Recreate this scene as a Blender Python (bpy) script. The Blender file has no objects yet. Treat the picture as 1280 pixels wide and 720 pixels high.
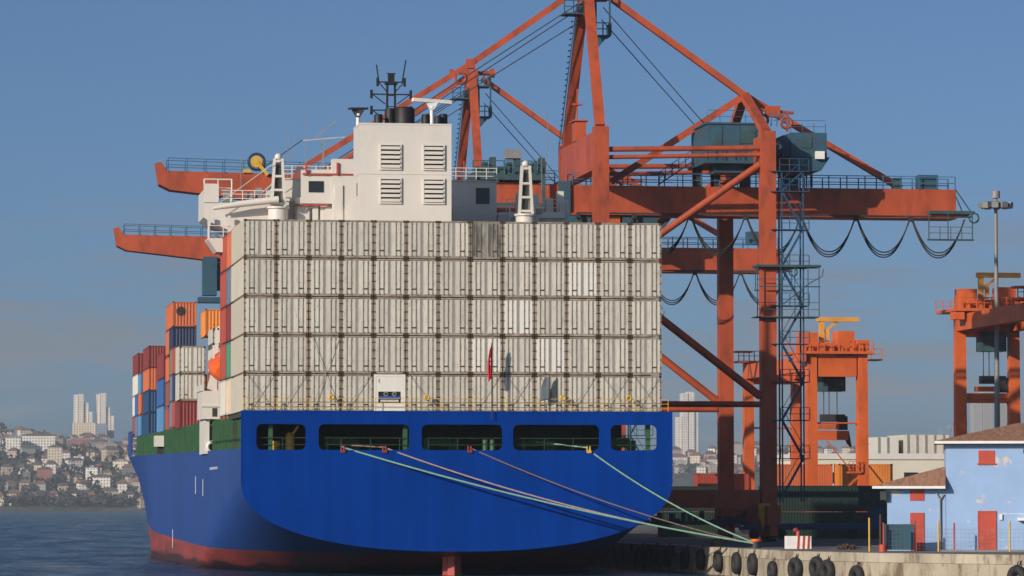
import bpy, math, random
from mathutils import Vector, Matrix
random.seed(11)
R = math.radians
scene = bpy.context.scene
COL = scene.collection

# ------------------------------------------------------------------ camera
YAW = math.atan(740 / 5000)
PITCH = math.atan(272 / 5000)
cd = bpy.data.cameras.new('camera')
cam = bpy.data.objects.new('camera', cd)
COL.objects.link(cam)
cam.location = (0, 0, 5.2)
cam.rotation_euler = (R(90) + PITCH, 0, -YAW)
cd.sensor_width = 36
cd.lens = 36 * 5000 / 1280
cd.clip_start = 1
cd.clip_end = 20000
scene.camera = cam

# ------------------------------------------------------------------ light
SUN_EL = R(19)
TO_SUN = (-0.765, -0.645)
SUN_ROT = math.atan2(TO_SUN[0], TO_SUN[1])
w = bpy.data.worlds.new('World')
scene.world = w
w.use_nodes = True
nt = w.node_tree
for n in list(nt.nodes):
    nt.nodes.remove(n)
out = nt.nodes.new('ShaderNodeOutputWorld')
bg = nt.nodes.new('ShaderNodeBackground')
bg.inputs['Strength'].default_value = 0.092
sky = nt.nodes.new('ShaderNodeTexSky')
sky.sky_type = 'NISHITA'
sky.sun_disc = False
sky.sun_elevation = SUN_EL
sky.sun_rotation = SUN_ROT
sky.air_density = 0.46
sky.dust_density = 1.6
sky.ozone_density = 4.2
# thin, low cloud streaks: noise on the sky direction, only near the horizon
tc = nt.nodes.new('ShaderNodeTexCoord')
mp = nt.nodes.new('ShaderNodeMapping')
mp.inputs['Scale'].default_value = (14, 14, 90)
nz = nt.nodes.new('ShaderNodeTexNoise')
nz.inputs['Scale'].default_value = 1.4
nz.inputs['Detail'].default_value = 5
nz.inputs['Roughness'].default_value = 0.55
rp = nt.nodes.new('ShaderNodeValToRGB')
rp.color_ramp.elements[0].position = 0.47
rp.color_ramp.elements[0].color = (0, 0, 0, 1)
rp.color_ramp.elements[1].position = 0.63
rp.color_ramp.elements[1].color = (1, 1, 1, 1)
sep = nt.nodes.new('ShaderNodeSeparateXYZ')
el = nt.nodes.new('ShaderNodeValToRGB')
e = el.color_ramp.elements
e[0].position = 0.0; e[0].color = (.9, .9, .9, 1)
e[1].position = 0.085; e[1].color = (0, 0, 0, 1)
ne = el.color_ramp.elements.new(0.05); ne.color = (.8, .8, .8, 1)
mul = nt.nodes.new('ShaderNodeMath'); mul.operation = 'MULTIPLY'
mul2 = nt.nodes.new('ShaderNodeMath'); mul2.operation = 'MULTIPLY'
mul2.inputs[1].default_value = 0.95
mixc = nt.nodes.new('ShaderNodeMix'); mixc.data_type = 'RGBA'
mixc.inputs[7].default_value = (2.45, 2.42, 2.9, 1)
L = nt.links.new
L(tc.outputs['Generated'], mp.inputs['Vector'])
L(mp.outputs['Vector'], nz.inputs['Vector'])
L(nz.outputs['Fac'], rp.inputs['Fac'])
L(tc.outputs['Generated'], sep.inputs[0])
L(sep.outputs['Z'], el.inputs['Fac'])
L(rp.outputs['Color'], mul.inputs[0])
L(el.outputs['Color'], mul.inputs[1])
L(mul.outputs[0], mul2.inputs[0])
L(mul2.outputs[0], mixc.inputs[0])
L(sky.outputs['Color'], mixc.inputs[6])
tint = nt.nodes.new('ShaderNodeMix'); tint.data_type = 'RGBA'; tint.blend_type = 'MULTIPLY'
tint.inputs[0].default_value = 1
tint.inputs[7].default_value = (0.91, 1.0, 0.98, 1)      # the clear winter air of the photograph is a little more cyan
L(mixc.outputs[2], tint.inputs[6])
L(tint.outputs[2], bg.inputs['Color'])
L(bg.outputs['Background'], out.inputs['Surface'])

sd = bpy.data.lights.new('sun', 'SUN')
sd.energy = 4.4
sd.angle = R(0.5)
sd.color = (1.0, 0.87, 0.72)
sun = bpy.data.objects.new('sun', sd)
COL.objects.link(sun)
hx, hy = TO_SUN
hl = math.hypot(hx, hy)
sv = Vector((hx / hl * math.cos(SUN_EL), hy / hl * math.cos(SUN_EL), math.sin(SUN_EL)))
sun.rotation_euler = sv.to_track_quat('Z', 'Y').to_euler()
sun.location = (-100, 100, 120)

scene.view_settings.view_transform = 'Standard'
scene.view_settings.look = 'None'
scene.view_settings.exposure = 0.0
scene.view_settings.gamma = 1
scene.view_settings.use_curve_mapping = False
scene.render.engine = 'CYCLES'


# ------------------------------------------------------------------ materials
def mat(name, col, rough=0.6, var=0.12, scale=1.0, stretch=(1, 1, 1), dirt=None, dirt_amt=0.0,
        dirt_pos=(0.55, 0.75), dirt_scale=None, metal=0.0, bump=0.0, rand=0.0, spec=0.5):
    """Procedural paint: base colour with noise variation, optional stains, optional bump."""
    m = bpy.data.materials.new(name)
    m.use_nodes = True
    t = m.node_tree
    b = t.nodes['Principled BSDF']
    b.inputs['Roughness'].default_value = rough
    b.inputs['Metallic'].default_value = metal
    b.inputs['Specular IOR Level'].default_value = spec
    k = t.links.new
    co = t.nodes.new('ShaderNodeTexCoord')
    oi = t.nodes.new('ShaderNodeObjectInfo')
    off = t.nodes.new('ShaderNodeVectorMath'); off.operation = 'MULTIPLY_ADD'
    off.inputs[1].default_value = (1, 1, 1)
    rv = t.nodes.new('ShaderNodeMath'); rv.operation = 'MULTIPLY'; rv.inputs[1].default_value = 137.0
    k(oi.outputs['Random'], rv.inputs[0])
    k(co.outputs['Object'], off.inputs[0])
    k(rv.outputs[0], off.inputs[2])
    mpn = t.nodes.new('ShaderNodeMapping')
    mpn.inputs['Scale'].default_value = stretch
    k(off.outputs[0], mpn.inputs['Vector'])
    n1 = t.nodes.new('ShaderNodeTexNoise')
    n1.inputs['Scale'].default_value = scale
    n1.inputs['Detail'].default_value = 6
    n1.inputs['Roughness'].default_value = 0.6
    k(mpn.outputs[0], n1.inputs['Vector'])
    r1 = t.nodes.new('ShaderNodeMapRange')
    r1.inputs['From Min'].default_value = 0.3
    r1.inputs['From Max'].default_value = 0.7
    r1.inputs['To Min'].default_value = 1 - var
    r1.inputs['To Max'].default_value = 1 + var
    k(n1.outputs['Fac'], r1.inputs['Value'])
    val = r1.outputs[0]
    if rand:
        r2 = t.nodes.new('ShaderNodeMapRange')
        r2.inputs['To Min'].default_value = 1 - rand
        r2.inputs['To Max'].default_value = 1 + rand
        k(oi.outputs['Random'], r2.inputs['Value'])
        mm = t.nodes.new('ShaderNodeMath'); mm.operation = 'MULTIPLY'
        k(val, mm.inputs[0]); k(r2.outputs[0], mm.inputs[1])
        val = mm.outputs[0]
    hs = t.nodes.new('ShaderNodeMix'); hs.data_type = 'RGBA'; hs.blend_type = 'MULTIPLY'
    hs.inputs[0].default_value = 1
    hs.inputs[6].default_value = (*col, 1)
    k(val, hs.inputs[7])
    cout = hs.outputs[2]
    if dirt:
        n2 = t.nodes.new('ShaderNodeTexNoise')
        n2.inputs['Scale'].default_value = dirt_scale or scale * 2.3
        n2.inputs['Detail'].default_value = 7
        n2.inputs['Roughness'].default_value = 0.65
        k(mpn.outputs[0], n2.inputs['Vector'])
        rr = t.nodes.new('ShaderNodeMapRange')
        rr.inputs['From Min'].default_value = dirt_pos[0]
        rr.inputs['From Max'].default_value = dirt_pos[1]
        rr.inputs['To Max'].default_value = dirt_amt
        k(n2.outputs['Fac'], rr.inputs['Value'])
        mx = t.nodes.new('ShaderNodeMix'); mx.data_type = 'RGBA'
        mx.inputs[7].default_value = (*dirt, 1)
        k(rr.outputs[0], mx.inputs[0]); k(cout, mx.inputs[6])
        cout = mx.outputs[2]
    k(cout, b.inputs['Base Color'])
    if bump:
        bp = t.nodes.new('ShaderNodeBump')
        bp.inputs['Strength'].default_value = bump
        bp.inputs['Distance'].default_value = 0.05
        k(n1.outputs['Fac'], bp.inputs['Height'])
        k(bp.outputs[0], b.inputs['Normal'])
    m['out'] = 0
    return m


RUST = (0.13, 0.06, 0.03)
GRIME = (0.10, 0.085, 0.065)
M = {}
M['cream'] = mat('cream_paint', (.58, .55, .475), .5, .08, .9, (2, 2, .5), GRIME, .45, (.50, .80), 2.2, rand=.09)
M['cream_bright'] = mat('bright_cream_paint', (.72, .70, .64), .5, .05, .9, (2, 2, .5), GRIME, .2, (.58, .80), 2.2)
M['cream_stained'] = mat('soot_stained_paint', (.36, .33, .27), .6, .2, .9, (2, 2, .4), (.07, .065, .06), .9, (.38, .58), .8)
M['cream_side'] = mat('cream_side_paint', (.60, .54, .43), .5, .06, .5, (1, 1, .6), (.3, .22, .14), .35, (.55, .75), 1.2, rand=.08)
M['rust_frame'] = mat('rusty_frame', (.33, .28, .22), .7, .15, 2.5, (1, 1, .7), RUST, .75, (.46, .68), 1.6, rand=.15)
M['casting'] = mat('dark_rusty_casting', (.05, .028, .018), .8, .3, 6)
M['rod'] = mat('galvanised_rod', (.30, .28, .25), .5, .15, 3, dirt=RUST, dirt_amt=.55, dirt_pos=(.5, .7))
M['gasket'] = mat('door_gasket', (.33, .315, .285), .7, .2, 3)
M['white'] = mat('ship_white_paint', (.62, .59, .545), .45, .05, .35, (1, 1, .35), (.42, .30, .2), .22, (.58, .8), 1.1)
M['grey'] = mat('pale_grey_paint', (.55, .55, .54), .5, .06, .6)
M['black'] = mat('black_paint', (.005, .005, .006), .6, .2, 1)
M['glass'] = mat('dark_glass', (.02, .025, .03), .12, .1, 1)
M['green'] = mat('deck_green_paint', (.012, .040, .016), .55, .3, .8, dirt=RUST, dirt_amt=.6, dirt_pos=(.5, .68), dirt_scale=2)
M['green_bright'] = mat('winch_green_paint', (.028, .10, .04), .5, .2, 1, dirt=GRIME, dirt_amt=.4)
M['deck_dark'] = mat('mooring_deck_paint', (.035, .05, .035), .7, .3, .8, dirt=RUST, dirt_amt=.5)
M['yellow'] = mat('yellow_paint', (.60, .36, .04), .5, .15, 2, dirt=RUST, dirt_amt=.4)
M['orange'] = mat('lifeboat_orange', (.75, .12, .02), .4, .1, 1)
M['crane'] = mat('crane_orange_red', (.40, .073, .026), .5, .2, .35, (1, 1, .45), (.13, .032, .022), .7, (.48, .72), .9)
M['crane_teal'] = mat('crane_blue_steel', (.028, .085, .13), .5, .2, .5, dirt=(.05, .05, .05), dirt_amt=.6, dirt_pos=(.45, .7), dirt_scale=1.2)
M['rail_blue'] = mat('railing_blue', (.04, .12, .22), .55, .2, 2)
M['stair_blue'] = mat('stair_blue_steel', (.02, .065, .13), .55, .25, .6)
M['teal_dark'] = mat('machinery_teal', (.03, .075, .085), .6, .3, 1)
M['cable'] = mat('black_rubber_cable', (.025, .024, .024), .7, .2, 1)
M['wire'] = mat('steel_wire', (.03, .035, .045), .6, .2, 1)
M['rtg'] = mat('yard_crane_orange', (.58, .115, .028), .45, .2, .3, (1, 1, .6), (.2, .04, .02), .5, (.52, .78), .7)
M['rtg_pale'] = mat('yard_crane_yellow', (.62, .30, .06), .5, .12, .6)
M['concrete'] = mat('quay_concrete', (.36, .31, .23), .85, .3, .4, (1, 1, .3), (.10, .055, .03), .85, (.49, .63), .8, bump=.5)
M['tyre'] = mat('old_tyre_rubber', (.018, .018, .019), .75, .35, 3, bump=.6)
M['red'] = mat('red_paint', (.42, .055, .03), .55, .15, 1, dirt=(.5, .3, .2), dirt_amt=.3, dirt_pos=(.55, .75))
M['fair_red'] = mat('dull_red_paint', (.22, .03, .02), .6, .2, 2)
M['flag_red'] = mat('red_cloth', (.60, .012, .02), .8, .1, 2)
M['flag_white'] = mat('white_cloth', (.75, .72, .70), .8, .1, 2)
M['cloth_grey'] = mat('grey_cloth', (.16, .18, .21), .9, .2, 2)
M['house_blue'] = mat('pale_blue_render', (.27, .405, .64), .8, .07, .5, (1, 1, 1), (.62, .50, .38), .8, (.635, .655), .6)
M['tile'] = mat('clay_roof_tiles', (.27, .14, .09), .85, .3, 1.6, (2.5, 1, 1), (.14, .09, .07), .7, (.48, .66), 2, bump=.8)
M['trim_white'] = mat('white_trim', (.72, .72, .70), .6, .08, 1)
M['ware'] = mat('warehouse_cream', (.62, .58, .48), .7, .08, .08, dirt=(.4, .33, .25), dirt_amt=.4)
M['steel_dark'] = mat('dark_steel', (.03, .03, .032), .6, .3, 1)
M['steel_grey'] = mat('grey_steel', (.22, .22, .22), .5, .15, 1)
M['tree'] = mat('bare_winter_foliage', (.047, .041, .036), .9, .45, .08)
M['trunk'] = mat('tree_trunk_bark', (.05, .04, .03), .9, .3, 1)
ropecols = {'rope_green': (.20, .36, .27), 'rope_pink': (.36, .25, .25), 'rope_brown': (.20, .13, .10)}
for k_, c_ in ropecols.items():
    M[k_] = mat(k_, c_, .8, .25, 6)
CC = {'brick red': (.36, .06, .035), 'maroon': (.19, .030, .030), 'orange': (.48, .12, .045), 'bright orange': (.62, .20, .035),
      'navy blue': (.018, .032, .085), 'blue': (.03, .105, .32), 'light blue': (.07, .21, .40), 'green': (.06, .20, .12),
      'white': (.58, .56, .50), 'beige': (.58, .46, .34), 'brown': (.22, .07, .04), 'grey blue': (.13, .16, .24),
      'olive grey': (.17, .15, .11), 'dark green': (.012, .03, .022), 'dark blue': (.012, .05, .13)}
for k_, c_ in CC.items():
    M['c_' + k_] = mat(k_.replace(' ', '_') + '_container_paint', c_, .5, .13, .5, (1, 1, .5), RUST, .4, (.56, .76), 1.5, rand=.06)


def hull_material(name, blue, spec):
    m = mat(name, blue, .42, .10, .12, (1, .4, 1), spec=spec)
    t = m.node_tree; k = t.links.new
    b = t.nodes['Principled BSDF']
    src = b.inputs['Base Color'].links[0].from_socket
    co = [n for n in t.nodes if n.type == 'TEX_COORD'][0]
    sp = t.nodes.new('ShaderNodeSeparateXYZ'); k(co.outputs['Object'], sp.inputs[0])
    # red bottom paint below a line that rises towards the bow (the ship trims by the stern)
    yy = t.nodes.new('ShaderNodeMath'); yy.operation = 'MULTIPLY'; k(sp.outputs['Y'], yy.inputs[0]); k(sp.outputs['Y'], yy.inputs[1])
    ln = t.nodes.new('ShaderNodeMath'); ln.operation = 'MULTIPLY_ADD'; ln.inputs[1].default_value = 7.5e-5; ln.inputs[2].default_value = 1.72
    k(yy.outputs[0], ln.inputs[0])
    gt = t.nodes.new('ShaderNodeMath'); gt.operation = 'LESS_THAN'
    k(sp.outputs['Z'], gt.inputs[0]); k(ln.outputs[0], gt.inputs[1])
    n = t.nodes.new('ShaderNodeTexNoise'); n.inputs['Scale'].default_value = .35; n.inputs['Detail'].default_value = 8
    mpn = t.nodes.new('ShaderNodeMapping'); mpn.inputs['Scale'].default_value = (1, .25, 2.2); k(co.outputs['Object'], mpn.inputs[0]); k(mpn.outputs[0], n.inputs['Vector'])
    rr = t.nodes.new('ShaderNodeValToRGB')
    rr.color_ramp.elements[0].position = .35; rr.color_ramp.elements[0].color = (.36, .052, .042, 1)
    rr.color_ramp.elements[1].position = .68; rr.color_ramp.elements[1].color = (.17, .045, .034, 1)
    k(n.outputs['Fac'], rr.inputs['Fac'])
    # weed and slime band just above the water
    wl = t.nodes.new('ShaderNodeMath'); wl.operation = 'MULTIPLY_ADD'; wl.inputs[1].default_value = 1.6; wl.inputs[2].default_value = -.25
    k(n.outputs['Fac'], wl.inputs[0])
    lt = t.nodes.new('ShaderNodeMapRange'); lt.inputs['From Min'].default_value = -.1; lt.inputs['From Max'].default_value = .25
    lt.inputs['To Min'].default_value = .9; lt.inputs['To Max'].default_value = 0
    df = t.nodes.new('ShaderNodeMath'); df.operation = 'SUBTRACT'; k(sp.outputs['Z'], df.inputs[0]); k(wl.outputs[0], df.inputs[1])
    k(df.outputs[0], lt.inputs['Value'])
    m1 = t.nodes.new('ShaderNodeMix'); m1.data_type = 'RGBA'; k(lt.outputs[0], m1.inputs[0]); k(rr.outputs[0], m1.inputs[6]); m1.inputs[7].default_value = (.035, .018, .016, 1)
    # scrapes and chalking on the blue
    n3 = t.nodes.new('ShaderNodeTexNoise'); n3.inputs['Scale'].default_value = .5; n3.inputs['Detail'].default_value = 9; n3.inputs['Roughness'].default_value = .7
    mp3 = t.nodes.new('ShaderNodeMapping'); mp3.inputs['Scale'].default_value = (1, .15, 1.2); k(co.outputs['Object'], mp3.inputs[0]); k(mp3.outputs[0], n3.inputs['Vector'])
    r3 = t.nodes.new('ShaderNodeMapRange'); r3.inputs['From Min'].default_value = .60; r3.inputs['From Max'].default_value = .80; r3.inputs['To Max'].default_value = .45 if spec > .2 else .06
    k(n3.outputs['Fac'], r3.inputs['Value'])
    m0 = t.nodes.new('ShaderNodeMix'); m0.data_type = 'RGBA'; k(r3.outputs[0], m0.inputs[0]); k(src, m0.inputs[6]); m0.inputs[7].default_value = (.10, .14, .25, 1)
    m2 = t.nodes.new('ShaderNodeMix'); m2.data_type = 'RGBA'; k(gt.outputs[0], m2.inputs[0]); k(m0.outputs[2], m2.inputs[6]); k(m1.outputs[2], m2.inputs[7])
    # weld seams between shell plates and faint vertical run marks
    def lines(sock, per):
        a = t.nodes.new('ShaderNodeMath'); a.operation = 'FRACT'
        d0 = t.nodes.new('ShaderNodeMath'); d0.operation = 'MULTIPLY'; d0.inputs[1].default_value = 1 / per; k(sock, d0.inputs[0]); k(d0.outputs[0], a.inputs[0])
        c = t.nodes.new('ShaderNodeMath'); c.operation = 'LESS_THAN'; c.inputs[1].default_value = .05 / per; k(a.outputs[0], c.inputs[0])
        return c.outputs[0]
    xy = t.nodes.new('ShaderNodeMath'); xy.operation = 'ADD'; k(sp.outputs['X'], xy.inputs[0]); k(sp.outputs['Y'], xy.inputs[1])
    sm_ = t.nodes.new('ShaderNodeMath'); sm_.operation = 'MAXIMUM'; k(lines(sp.outputs['Z'], 2.45), sm_.inputs[0]); k(lines(xy.outputs[0], 6.2), sm_.inputs[1])
    n5 = t.nodes.new('ShaderNodeTexNoise'); n5.inputs['Scale'].default_value = 1.3; n5.inputs['Detail'].default_value = 6
    mp5 = t.nodes.new('ShaderNodeMapping'); mp5.inputs['Scale'].default_value = (1, 1, .06); k(co.outputs['Object'], mp5.inputs[0]); k(mp5.outputs[0], n5.inputs['Vector'])
    r5 = t.nodes.new('ShaderNodeMapRange'); r5.inputs['From Min'].default_value = .35; r5.inputs['From Max'].default_value = .7; r5.inputs['To Min'].default_value = .90; r5.inputs['To Max'].default_value = 1.08; k(n5.outputs['Fac'], r5.inputs['Value'])
    sf = t.nodes.new('ShaderNodeMath'); sf.operation = 'MULTIPLY_ADD'; sf.inputs[1].default_value = -.16; k(sm_.outputs[0], sf.inputs[0]); k(r5.outputs[0], sf.inputs[2])
    m9 = t.nodes.new('ShaderNodeMix'); m9.data_type = 'RGBA'; m9.blend_type = 'MULTIPLY'; m9.inputs[0].default_value = 1; k(m2.outputs[2], m9.inputs[6]); k(sf.outputs[0], m9.inputs[7])
    k(m9.outputs[2], b.inputs['Base Color'])
    n6 = t.nodes.new('ShaderNodeTexNoise'); n6.inputs['Scale'].default_value = .55; n6.inputs['Detail'].default_value = 2; k(co.outputs['Object'], n6.inputs['Vector'])
    bp = t.nodes.new('ShaderNodeBump'); bp.inputs['Strength'].default_value = .35; bp.inputs['Distance'].default_value = .08; k(n6.outputs['Fac'], bp.inputs['Height']); k(bp.outputs[0], b.inputs['Normal'])
    return m


M['hull'] = hull_material('paler_blue_hull_paint', (.018, .060, .25), .2)  # side blue set lighter and greyer than the stern blue
M['transom'] = hull_material('deeper_blue_stern_paint', (.0, .036, .245), .05)  # stern blue set darker and purer, with little specular


# ------------------------------------------------------------------ mesh builder
class MB:
    def __init__(s):
        s.v = []; s.f = []; s.mi = []; s.sm = []

    def add(s, vs, fs, mi=0, smooth=False):
        o = len(s.v)
        s.v += [tuple(p) for p in vs]
        for f in fs:
            s.f.append([i + o for i in f]); s.mi.append(mi); s.sm.append(smooth)
        return s

    def box(s, x0, x1, y0, y1, z0, z1, mi=0):
        vs = [(x0, y0, z0), (x1, y0, z0), (x1, y1, z0), (x0, y1, z0), (x0, y0, z1), (x1, y0, z1), (x1, y1, z1), (x0, y1, z1)]
        return s.add(vs, [(0, 3, 2, 1), (4, 5, 6, 7), (0, 1, 5, 4), (1, 2, 6, 5), (2, 3, 7, 6), (3, 0, 4, 7)], mi)

    def beam(s, p, q, a, b=None, mi=0, up=(0, 0, 1)):
        b = b or a
        p = Vector(p); q = Vector(q); d = (q - p).normalized()
        u = Vector(up)
        if abs(d.dot(u)) > .98:
            u = Vector((0, 1, 0))
        r = d.cross(u).normalized(); u = r.cross(d).normalized()
        vs = []
        for c in (p, q):
            for i, j in ((-1, -1), (1, -1), (1, 1), (-1, 1)):
                vs.append(c + r * (a / 2 * i) + u * (b / 2 * j))
        return s.add(vs, [(0, 3, 2, 1)[::-1], (4, 5, 6, 7)[::-1], (0, 1, 5, 4)[::-1], (1, 2, 6, 5)[::-1], (2, 3, 7, 6)[::-1], (3, 0, 4, 7)[::-1]], mi)

    def tube(s, pts, r, n=8, mi=0, cap=True):
        pts = [Vector(p) for p in pts]
        rings = []
        for i, p in enumerate(pts):
            d = (pts[min(i + 1, len(pts) - 1)] - pts[max(i - 1, 0)]).normalized()
            u = Vector((0, 0, 1)) if abs(d.z) < .95 else Vector((0, 1, 0))
            a = d.cross(u).normalized(); b = a.cross(d)
            rr = r[i] if isinstance(r, (list, tuple)) else r
            rings.append([p + (a * math.cos(2 * math.pi * k / n) + b * math.sin(2 * math.pi * k / n)) * rr for k in range(n)])
        vs = [v for g in rings for v in g]
        fs = []
        for i in range(len(pts) - 1):
            for k in range(n):
                fs.append((i * n + k, i * n + (k + 1) % n, (i + 1) * n + (k + 1) % n, (i + 1) * n + k))
        s.add(vs, fs, mi, True)
        if cap:
            s.add(rings[0], [tuple(range(n))[::-1]], mi)
            s.add(rings[-1], [tuple(range(n))], mi)
        return s

    def prism(s, poly, axis, a, b, mi=0):
        """polygon in the plane perpendicular to axis, extruded from a to b; poly given in the other two axes in order"""
        n = len(poly)
        def mk(p, t):
            if axis == 'y': return (p[0], t, p[1])
            if axis == 'x': return (t, p[0], p[1])
            return (p[0], p[1], t)
        vs = [mk(p, a) for p in poly] + [mk(p, b) for p in poly]
        fs = [tuple(range(n)), tuple(range(2 * n - 1, n - 1, -1))]
        for i in range(n):
            fs.append((i, i + n, (i + 1) % n + n, (i + 1) % n))
        return s.add(vs, fs, mi)

    def sphere(s, c, r, n=10, mi=0, sc=(1, 1, 1)):
        vs = []; fs = []
        m = max(4, n // 2)
        for i in range(m + 1):
            th = math.pi * i / m
            for k in range(n):
                ph = 2 * math.pi * k / n
                vs.append((c[0] + r * sc[0] * math.sin(th) * math.cos(ph), c[1] + r * sc[1] * math.sin(th) * math.sin(ph), c[2] + r * sc[2] * math.cos(th)))
        for i in range(m):
            for k in range(n):
                fs.append((i * n + k, (i + 1) * n + k, (i + 1) * n + (k + 1) % n, i * n + (k + 1) % n))
        return s.add(vs, fs, mi, True)

    def torus(s, c, R_, r, axis='x', n=20, m=10, mi=0, flat=1.0):
        vs = []; fs = []
        for i in range(n):
            a = 2 * math.pi * i / n
            for j in range(m):
                b = 2 * math.pi * j / m
                rad = R_ + r * math.cos(b)
                t = r * math.sin(b) * flat
                p = (rad * math.cos(a), rad * math.sin(a))
                if axis == 'x': vs.append((c[0] + t, c[1] + p[0], c[2] + p[1]))
                elif axis == 'y': vs.append((c[0] + p[0], c[1] + t, c[2] + p[1]))
                else: vs.append((c[0] + p[0], c[1] + p[1], c[2] + t))
        for i in range(n):
            for j in range(m):
                fs.append((i * m + j, ((i + 1) % n) * m + j, ((i + 1) % n) * m + (j + 1) % m, i * m + (j + 1) % m))
        return s.add(vs, fs, mi, True)

    def build(s, name, m, parent=None, fix=True):
        me = bpy.data.meshes.new(name)
        me.from_pydata(s.v, [], s.f)
        for x in (m if isinstance(m, (list, tuple)) else [m]):
            me.materials.append(x)
        me.polygons.foreach_set('material_index', s.mi)
        me.polygons.foreach_set('use_smooth', s.sm)
        if fix:
            import bmesh
            bm = bmesh.new(); bm.from_mesh(me)
            bmesh.ops.recalc_face_normals(bm, faces=bm.faces)
            bm.to_mesh(me); bm.free()
        me.update()
        o = bpy.data.objects.new(name, me)
        COL.objects.link(o)
        if parent is not None:
            o.parent = parent
        return o


def tag(o, label, cat, group=None, kind=None):
    n = len(label.split())
    if not 4 <= n <= 16: print('LABEL', n, label)
    o['label'] = label
    o['category'] = cat
    if group: o['group'] = group
    if kind: o['kind'] = kind
    return o


def empty(name, loc, rz=0.0):
    o = bpy.data.objects.new(name, None)
    o.empty_display_size = .5
    COL.objects.link(o)
    o.location = loc
    o.rotation_euler = (0, 0, rz)
    return o


def copy_tree(o, parent=None):
    c = o.copy(); COL.objects.link(c)
    if parent is not None: c.parent = parent
    for ch in list(o.children):
        copy_tree(ch, c)
    return c


def railing(mb, p, q, h=1.1, step=2.0, r=.04, rails=(.55, 1.1), mi=0):
    p = Vector(p); q = Vector(q)
    n = max(1, round((q - p).length / step))
    for i in range(n + 1):
        a = p.lerp(q, i / n)
        mb.beam(a, a + Vector((0, 0, h)), r * 2, r * 2, mi)
    for z in rails:
        mb.beam(p + Vector((0, 0, z)), q + Vector((0, 0, z)), r * 1.6, r * 1.6, mi)
    return mb


ORD = ['leftmost', 'second from the left', 'third from the left', 'fourth from the left', 'fifth from the left', 'sixth from the left',
       'middle one', 'sixth from the right', 'fifth from the right', 'fourth from the right', 'third from the right', 'second from the right', 'rightmost']

# ------------------------------------------------------------------ water, quay, land
def plain(name, col, rough):
    m = bpy.data.materials.new(name); m.use_nodes = True
    b = m.node_tree.nodes['Principled BSDF']
    b.inputs['Base Color'].default_value = (*col, 1); b.inputs['Roughness'].default_value = rough
    return m


mw = plain('harbour_water', (.005, .040, .088), .16)
t = mw.node_tree; b = t.nodes['Principled BSDF']; k = t.links.new
b.inputs['IOR'].default_value = 1.33; b.inputs['Specular IOR Level'].default_value = .28
co = t.nodes.new('ShaderNodeTexCoord')
prev = None
for sc, dist in (((.55, .30, 1), 1.6), ((.16, .07, 1), 3.2), ((.035, .012, 1), 5.0)):
    mpn = t.nodes.new('ShaderNodeMapping'); mpn.inputs['Scale'].default_value = sc; k(co.outputs['Object'], mpn.inputs[0])
    n = t.nodes.new('ShaderNodeTexNoise'); n.inputs['Scale'].default_value = 1.0; n.inputs['Detail'].default_value = 5; n.inputs['Roughness'].default_value = .62
    k(mpn.outputs[0], n.inputs['Vector'])
    bp = t.nodes.new('ShaderNodeBump'); bp.inputs['Strength'].default_value = 1.0; bp.inputs['Distance'].default_value = dist
    k(n.outputs['Fac'], bp.inputs['Height'])
    if prev: k(prev, bp.inputs['Normal'])
    prev = bp.outputs[0]
k(prev, b.inputs['Normal'])
mpn = t.nodes.new('ShaderNodeMapping'); mpn.inputs['Scale'].default_value = (.14, .022, 1); k(co.outputs['Object'], mpn.inputs[0])
n = t.nodes.new('ShaderNodeTexNoise'); n.inputs['Scale'].default_value = 1.0; n.inputs['Detail'].default_value = 6; n.inputs['Roughness'].default_value = .68; k(mpn.outputs[0], n.inputs['Vector'])
rr = t.nodes.new('ShaderNodeMapRange'); rr.inputs['From Min'].default_value = .26; rr.inputs['From Max'].default_value = .66; rr.inputs['To Min'].default_value = .0; rr.inputs['To Max'].default_value = .13; k(n.outputs['Fac'], rr.inputs['Value'])
k(rr.outputs[0], b.inputs['Specular IOR Level'])
r2_ = t.nodes.new('ShaderNodeMapRange'); r2_.inputs['From Min'].default_value = .36; r2_.inputs['From Max'].default_value = .64; r2_.inputs['To Min'].default_value = .10; r2_.inputs['To Max'].default_value = .3; k(n.outputs['Fac'], r2_.inputs['Value'])
k(r2_.outputs[0], b.inputs['Roughness'])
wm = MB().add([(-1500, -80, 0), (3400, -80, 0), (3400, 6800, 0), (-1500, 6800, 0)], [(0, 1, 2, 3)])
o = wm.build('water', mw, fix=False); o['kind'] = 'structure'

# quay: polygonal slab with its coping, top at z = 2
QE = [(58.1, 900), (58.1, 335), (59.3, 318), (59.5, 272), (63.0, 259), (69.3, 247.5), (92, 236), (420, 150)]
asph = mat('worn_quay_asphalt', (.12, .115, .11), .9, .3, .12, dirt=(.22, .20, .17), dirt_amt=.6, dirt_pos=(.5, .7), dirt_scale=.4)
poly = QE + [(700, 150), (700, 900)]
qm = MB()
n = len(poly)
qm.add([(x, y, 2.0) for x, y in poly], [tuple(range(n))], 0)
for i in range(len(QE) - 1):
    (x0, y0), (x1, y1) = QE[i], QE[i + 1]
    qm.add([(x0, y0, -3), (x1, y1, -3), (x1, y1, 2.0), (x0, y0, 2.0)], [(0, 1, 2, 3)], 1)
o = qm.build('quay', [asph, M['concrete']]); o['kind'] = 'structure'
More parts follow.
